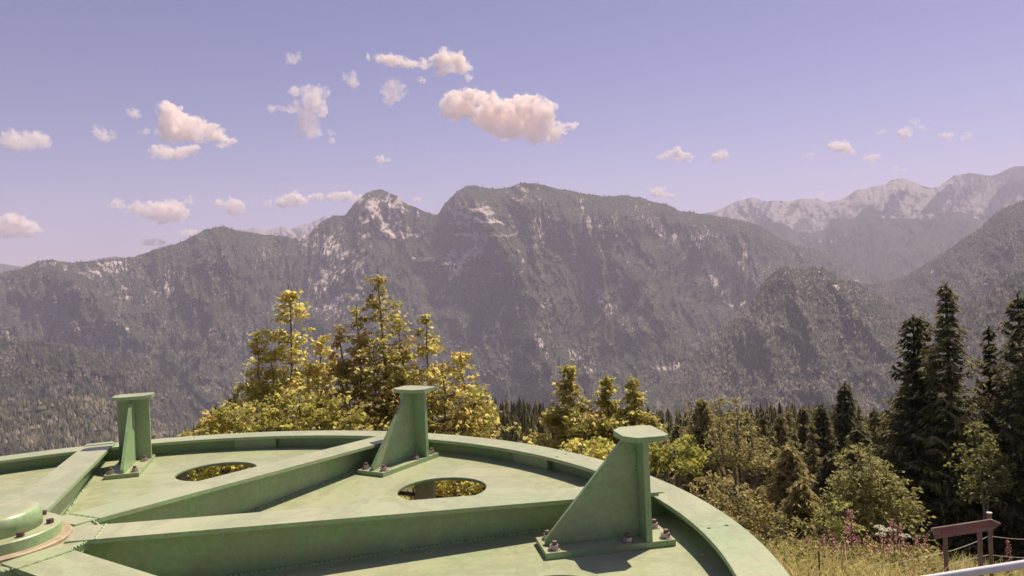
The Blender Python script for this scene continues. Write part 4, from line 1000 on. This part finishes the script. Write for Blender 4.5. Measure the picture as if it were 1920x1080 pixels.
# arrow sign
sp = atz(1812, 1000, -4.0); SD = math.hypot(sp.x, sp.y); SD = 11.2
sign = empty('arrow_sign', at(1805, 1060, SD)); 
pl, pr = at(1749, 1000, SD), at(1876, 978, SD)
sc_ = sign.location.copy(); g_ = gz(sc_.x, sc_.y); sign.location = (sc_.x, sc_.y, g_)
tag(sign, 'weathered wooden arrow shaped signboard with faded red lettering on two posts', 'sign')
rz_ = math.atan2(pr.y - pl.y, pr.x - pl.x)
sign.rotation_euler = (0, 0, rz_ + R(8))
def loc_in(o, p):
    d = Vector(p) - Vector(o.location); c, s_ = math.cos(-o.rotation_euler.z), math.sin(-o.rotation_euler.z)
    return (d.x * c - d.y * s_, d.x * s_ + d.y * c, d.z)
TL, TR_, TIP, BR, BL = (loc_in(sign, at(x, y, SD)) for x, y in ((1745, 988), (1860, 975), (1878, 984), (1862, 995), (1751, 1008)))
def board(bm): prism(bm, [(TL[0], TL[2]), (BL[0], BL[2]), (BR[0], BR[2]), (TIP[0], TIP[2]), (TR_[0], TR_[2])], -.028, 0, 'y')
M_board = simple_mat('purple_grey_board', (0.15, 0.085, 0.075), (0.30, 0.20, 0.18), 14, .85, 0, .5, .004, stretch=(.2, 1, 1.6))
bo = link('board', bm_mesh('board', board, .003), M_board, sign)
M_red = simple_mat('faded_red_paint', (0.34, 0.05, 0.05), (0.42, 0.11, 0.09), 40, .8)
# faded lettering: worn strokes, no longer legible
def letters(bm):
    rr = random.Random(12)
    x = TL[0] + .10; xe = TR_[0] - .10
    while x < xe:
        f = (x - TL[0]) / (TR_[0] - TL[0]); zc = (TL[2] + BL[2]) / 2 * (1 - f) + (TR_[2] + BR[2]) / 2 * f
        h = rr.uniform(.026, .036); w = rr.uniform(.022, .036)
        for s_ in range(rr.choice((2, 3, 3))):
            if rr.random() < .5: box(bm, x + rr.uniform(0, w - .008), x + rr.uniform(0, w - .008) + .007, -.0295, -.0284, zc - h, zc + h * rr.uniform(.3, 1))
            else:
                z_ = zc + rr.uniform(-1, .8) * h; box(bm, x, x + w, -.0305, -.0284 - .0008, z_, z_ + .008)
        x += w + rr.choice((.012, .012, .014, .04))
link('lettering', bm_mesh('lettering', letters), M_red, bo)
def spost(x, r_=.028):
    q = loc_in(sign, at(x, 1000, SD))
    def f(bm): prism(bm, ring(10, r_, 0, q[0], .030), -.4, loc_in(sign, at(x, 990 - (x - 1772) * .12, SD))[2])
    return bm_mesh('post', f, .004)
link('post', spost(1772), M_post, sign); link('post', spost(1838), M_post, sign)

# electric fence
fence = empty('fence', at(1700, 1060, 13.0)); tag(fence, 'light cord fence on thin posts running through the grass behind the arrow sign', 'fence')
def fence_post(x, ytop, d, r_, lb, mat, capm=None):
    p = at(x, ytop, d); g = gz(p.x, p.y)
    po = link('post', bm_mesh('post', lambda bm: prism(bm, ring(10, r_), -.4, p.z - g), .003), mat, fence, Vector((p.x, p.y, g)) - fence.location)
    po['label'] = lb
    if capm: link('post_cap', bm_mesh('post_cap', lambda bm: prism(bm, ring(10, r_ * 1.25), p.z - g + .001, p.z - g + .02), .003), capm, po)
    return p
M_black = simple_mat('dark_iron', (0.02, 0.018, 0.018), (0.06, 0.05, 0.045), 40, .7)
fp1 = fence_post(1535, 1033, 12.2, .012, 'thin dark metal fence stake by the rim of the wheel', M_black)
fp2 = fence_post(1855, 963, 14.6, .034, 'wooden fence post with a pale top behind the arrow sign', M_post, M_rope)
def rope(pts, lb):
    P = []
    for a_, b_ in zip(pts[:-1], pts[1:]):
        for t in np.linspace(0, 1, 14, endpoint=False):
            q = Vector(a_).lerp(Vector(b_), t); q.z -= .05 * math.sin(math.pi * t); P.append(q)
    P.append(Vector(pts[-1])); V, Fq = tube([tuple(q - fence.location) for q in P], [.0038] * len(P), 6)
    link('fence_cord', np_mesh('fence_cord', V, Fq, smooth=True), M_rope, fence)['label'] = lb
rope([at(1535, 1073, 12.2), at(1720, 1046, 13.2), at(1855, 1005, 14.6), at(1990, 1006, 15.5)], 'upper pale fence cord running past the arrow sign')
rope([at(1535, 1100, 12.2), at(1855, 1040, 14.6), at(1990, 1040, 15.5)], 'lower pale fence cord in the grass right of the sign posts')

# white rail
p0, p1, p2 = at(1640, 1101, 4.6), at(1920, 1058, 4.6), at(2100, 1030, 4.6)
rail = empty('white_railing', (p1.x, p1.y, gz(p1.x, p1.y))); tag(rail, 'white painted handrail crossing the bottom right corner', 'railing')
o_ = Vector(rail.location)
V, Fq = tube([tuple(q - o_) for q in (p0, p0.lerp(p1, .5), p1, p2)], [.021] * 4, 14); link('handrail', np_mesh('handrail', V, Fq, smooth=True), M_rail, rail)
for q in (p0, p2):
    g = gz(q.x, q.y); V, Fq = tube([tuple(Vector((q.x, q.y, g - .3)) - o_), tuple(Vector((q.x, q.y, q.z - .015)) - o_)], [.019, .019], 12)
    link('post', np_mesh('post', V, Fq, smooth=True), M_rail, rail)

# ------------------------------------------------------------------ clouds
CLOUD_Z = 2700.0
def cloud_material(name, dens, lo, hi, scale):
    m = bpy.data.materials.new(name); m.use_nodes = True
    n, l = m.node_tree.nodes, m.node_tree.links; n.clear()
    o = n.new('ShaderNodeOutputMaterial'); v = n.new('ShaderNodeVolumePrincipled')
    v.inputs['Color'].default_value = (1.0, 0.95, 0.90, 1); v.inputs['Anisotropy'].default_value = 0.0
    tc = n.new('ShaderNodeTexCoord')
    x = noise(n, l, scale, 6, 0.66, tc.outputs['Object'], 0.9)
    mr = n.new('ShaderNodeMapRange'); mr.interpolation_type = 'SMOOTHSTEP'
    mr.inputs['From Min'].default_value = lo; mr.inputs['From Max'].default_value = hi; mr.inputs['To Max'].default_value = dens
    l.new(x.outputs[0], mr.inputs[0]); l.new(mr.outputs[0], v.inputs['Density']); l.new(v.outputs[0], o.inputs['Volume'])
    return m
M_cloud = cloud_material('cloud', 0.022, 0.44, 0.60, 1 / 170.)
M_wisp = cloud_material('thin_cloud', 0.012, 0.40, 0.64, 1 / 200.)
S.cycles.volume_step_rate = 0.25; S.cycles.volume_max_steps = 256

def ico(sub):
    bm = bmesh.new(); bmesh.ops.create_icosphere(bm, subdivisions=sub, radius=1.0)
    V = np.array([v.co[:] for v in bm.verts]); Fc = np.array([[v.index for v in f.verts] for f in bm.faces]); bm.free(); return V, Fc
IV, IF = ico(1)
def p3noise(P, sc, seed, octv=4):
    return (fbm(P[:, 0] * sc, P[:, 1] * sc + P[:, 2] * sc * .7, octv, seed, .6) + fbm(P[:, 2] * sc + 5, P[:, 0] * sc * .6 - P[:, 1] * sc, octv, seed + 5, .6)) * .5
def cloud(label, lobes, wisp=False, seed=0, thick=1.0):
    """lobes: (x, y, rx, ry) in photograph pixels: puffs at the cloud's own distance"""
    r = np.random.default_rng(seed + 500)
    cx = np.mean([q[0] for q in lobes]); cy = np.mean([q[1] for q in lobes])
    _, _, t = pdir(np.array(cx), np.array(cy))
    D = float(np.clip(CLOUD_Z / max(float(t), .02), 11000, 21000))
    if D * float(t) < 2100: D = max(D, 18600)
    pm = D / F_PX
    acc = Acc()
    for (x, y, rx, ry) in lobes:
        k_ = 1.15 if len(lobes) > 7 else 1.5
        rx *= k_; ry *= k_
        np_ = max(3, int(rx * ry / 60)); np_ = min(np_, 26)
        for k in range(np_):
            a = r.uniform(0, 6.28); q = math.sqrt(r.uniform(0, 1)) * .8
            s = min(rx, ry) * r.uniform(.38, .75) if np_ > 3 else min(rx, ry) * r.uniform(.6, .9)
            if k == 0: a, q, s = 0, 0, min(rx, ry) * .9
            c = at(x + math.cos(a) * q * (rx - s * .4), y + math.sin(a) * q * max(ry - s * .6, 0), D + r.uniform(-1, 1) * rx * pm * .35)
            acc.add(IV * np.array([s * pm * 1.15, s * pm * 1.15, s * pm * .9]) + np.array(c), IF)
            for kk in range(7 if not wisp else 5):
                dv = r.normal(0, 1, 3); dv[2] = dv[2] * .8 + .25; dv /= np.linalg.norm(dv); s2 = s * r.uniform(.22, .5)
                c2 = np.array(c) + dv * s * pm * np.array([1.1, 1.1, .9])
                acc.add(IV * s2 * pm + c2, IF)
    C0 = np.array(at(cx, cy, D))
    V = np.concatenate(acc.V) - C0
    me = np_mesh('tmp', V, np.concatenate(acc.F))
    o = bpy.data.objects.new('tmp', me); COL.objects.link(o)
    md = o.modifiers.new('r', 'REMESH'); md.mode = 'VOXEL'; md.voxel_size = (1.7 if sum(q[2] * q[3] for q in lobes) > 1500 else 1.25) * pm; md.use_smooth_shade = True
    dg = bpy.context.evaluated_depsgraph_get(); m2 = bpy.data.meshes.new_from_object(o.evaluated_get(dg)); bpy.data.objects.remove(o)
    n = len(m2.vertices); co = np.empty(n * 3); m2.vertices.foreach_get('co', co); co = co.reshape(-1, 3)
    nn = np.empty(n * 3); m2.vertices.foreach_get('normal', nn); nn = nn.reshape(-1, 3)
    Q = co / pm
    d = 7.0 * p3noise(Q, 1 / 12., seed, 3) + 6.0 * p3noise(Q, 1 / 4.5, seed + 3, 3)
    if wisp: d = d * 1.4
    d = np.clip(d, -4, 5)
    co = co + nn * (d * pm)[:, None]
    m2.vertices.foreach_set('co', co.ravel()); m2.update(); m2.name = 'cloud'
    m2.materials.clear()
    ob = link('cloud', m2, M_wisp if wisp else M_cloud, None, C0)
    tag(ob, label, 'cloud')
    return ob
CLOUDS = [
 ('largest cloud, a wide cream cloud above the flat summit', [(880, 195, 48, 26), (855, 205, 26, 22), (930, 215, 60, 24), (990, 215, 42, 32), (1000, 205, 20, 22), (960, 240, 60, 24), (1025, 240, 40, 16), (1070, 238, 24, 9), (1010, 262, 40, 12)], False),
 ('long cloud with a round head at its right end, highest in the sky', [(702, 104, 14, 8), (714, 108, 16, 9), (728, 114, 22, 12), (740, 116, 18, 11), (752, 117, 24, 12), (772, 120, 22, 11), (792, 122, 20, 11), (812, 118, 16, 10), (835, 104, 22, 16), (850, 120, 26, 20), (868, 130, 16, 14), (880, 142, 8, 9), (790, 150, 24, 6), (825, 138, 14, 8)], False),
 ('thin cloud scrap hanging below the long highest cloud', [(738, 165, 14, 16), (742, 180, 16, 10), (728, 190, 9, 7)], True),
 ('boomerang shaped ragged cloud left of the long highest cloud', [(510, 205, 20, 8), (545, 202, 26, 10), (552, 172, 10, 10), (575, 170, 14, 12), (590, 180, 20, 20), (585, 205, 24, 20), (580, 230, 20, 18), (592, 250, 34, 12), (560, 250, 14, 9), (625, 262, 20, 5), (565, 195, 20, 12)], True),
 ('tiny white cloud, uppermost left of the long highest cloud', [(550, 112, 14, 7), (560, 106, 8, 4)], True),
 ('small thin cloud between the boomerang cloud and the long highest cloud', [(655, 145, 16, 8), (662, 152, 12, 8)], True),
 ('slanting cloud with a bright top over the left ridge', [(315, 212, 20, 14), (345, 238, 36, 18), (385, 248, 26, 14), (415, 268, 20, 9)], False),
 ('flat cloud lying right under the slanting cloud', [(300, 286, 20, 10), (335, 288, 32, 10), (358, 278, 14, 7)], False),
 ('faint strip of cloud at the left of the slanting cloud', [(275, 246, 16, 4), (298, 248, 18, 5)], True),
 ('tiny faint cloud above left of the slanting cloud', [(250, 210, 14, 7)], True),
 ('small pointed cloud far left of the slanting cloud', [(190, 248, 10, 9), (200, 256, 16, 7)], True),
 ('soft oblong cloud at the upper left edge', [(30, 262, 30, 13), (62, 264, 24, 11)], True),
 ('puffy cloud at the left edge just above the ridge', [(22, 425, 20, 14), (45, 428, 22, 12), (5, 430, 20, 12)], False),
 ('elongated double cloud above the left summit', [(225, 382, 24, 7), (265, 392, 26, 10), (312, 395, 34, 15), (335, 408, 16, 6)], False),
 ('small faint cloud just above the elongated double cloud', [(355, 376, 18, 6)], True),
 ('wedge shaped cloud over the left summit', [(430, 380, 24, 7), (445, 388, 22, 10), (440, 398, 9, 7)], False),
 ('low cloud left of the streaky one beside the pale peak', [(525, 380, 26, 7), (550, 374, 20, 11)], False),
 ('streaky low cloud touching the pale peak', [(598, 370, 18, 6), (622, 369, 18, 7), (645, 369, 20, 8), (665, 373, 12, 6)], False),
 ('tiny cloud low over the left ridge', [(268, 454, 26, 6), (300, 456, 20, 5)], False),
 ('small bright cloud resting on the ridge left of the left summit', [(355, 438, 16, 7)], False),
 ('tiny flat cloud in the clear sky above the pale peak', [(714, 298, 19, 6)], False),
 ('small low cloud in the notch right of the pale peak', [(785, 374, 18, 5)], True),
 ('small cloud resting behind the right end of the flat summit', [(1232, 358, 16, 8), (1245, 364, 24, 6)], False),
 ('small bright cloud, left one of the pair above the right slope', [(1268, 288, 18, 9), (1280, 296, 20, 7), (1236, 297, 8, 4)], False),
 ('small bright cloud, right one of the pair above the right slope', [(1354, 291, 16, 8)], False),
 ('thin slanting streak of cloud above the far range', [(1522, 292, 22, 4)], True),
 ('bright small cloud above the far range', [(1580, 276, 18, 9), (1592, 282, 16, 6)], False),
 ('tiny cloud just below right of the bright one above the far range', [(1632, 298, 14, 6)], False),
 ('tiny cloud left of the round one, high over the far range', [(1650, 247, 16, 4)], True),
 ('tiny round cloud high over the far range', [(1698, 249, 9, 8)], False),
 ('tiny thin cloud, rightmost in the sky', [(1780, 254, 18, 5), (1812, 257, 7, 4)], True),
 ('faint cloud scrap high over the far range', [(1720, 228, 9, 4), (1732, 240, 5, 4)], True),
 ('small low cloud touching the left end of the far range', [(1408, 370, 16, 4)], False),
 ('tiny low flat cloud over the middle of the far range', [(1540, 366, 12, 4)], True),
 ('tiny faint cloud over the highest part of the far range', [(1690, 318, 12, 3)], True),
]
for i, (lb, lo, wi) in enumerate(CLOUDS): cloud(lb, lo, wi, i * 11)

# ------------------------------------------------------------------ haze
M_haze = bpy.data.materials.new('haze'); M_haze.use_nodes = True
_n, _l = M_haze.node_tree.nodes, M_haze.node_tree.links; _n.clear()
_o = _n.new('ShaderNodeOutputMaterial'); _v = _n.new('ShaderNodeVolumePrincipled')
HAZE_DENSITY = 0.63e-4
_v.inputs['Color'].default_value = (0.79, 0.755, 0.96, 1); _v.inputs['Density'].default_value = HAZE_DENSITY; _v.inputs['Anisotropy'].default_value = 0.1
_l.new(_v.outputs[0], _o.inputs['Volume'])
def hz(bm): box(bm, -14600, 14600, -14600, 14600, -2600, 1750)
hzo = link('haze', bm_mesh('haze', hz), M_haze); tag(hzo, 'thin lavender haze filling the valley air', kind='stuff')
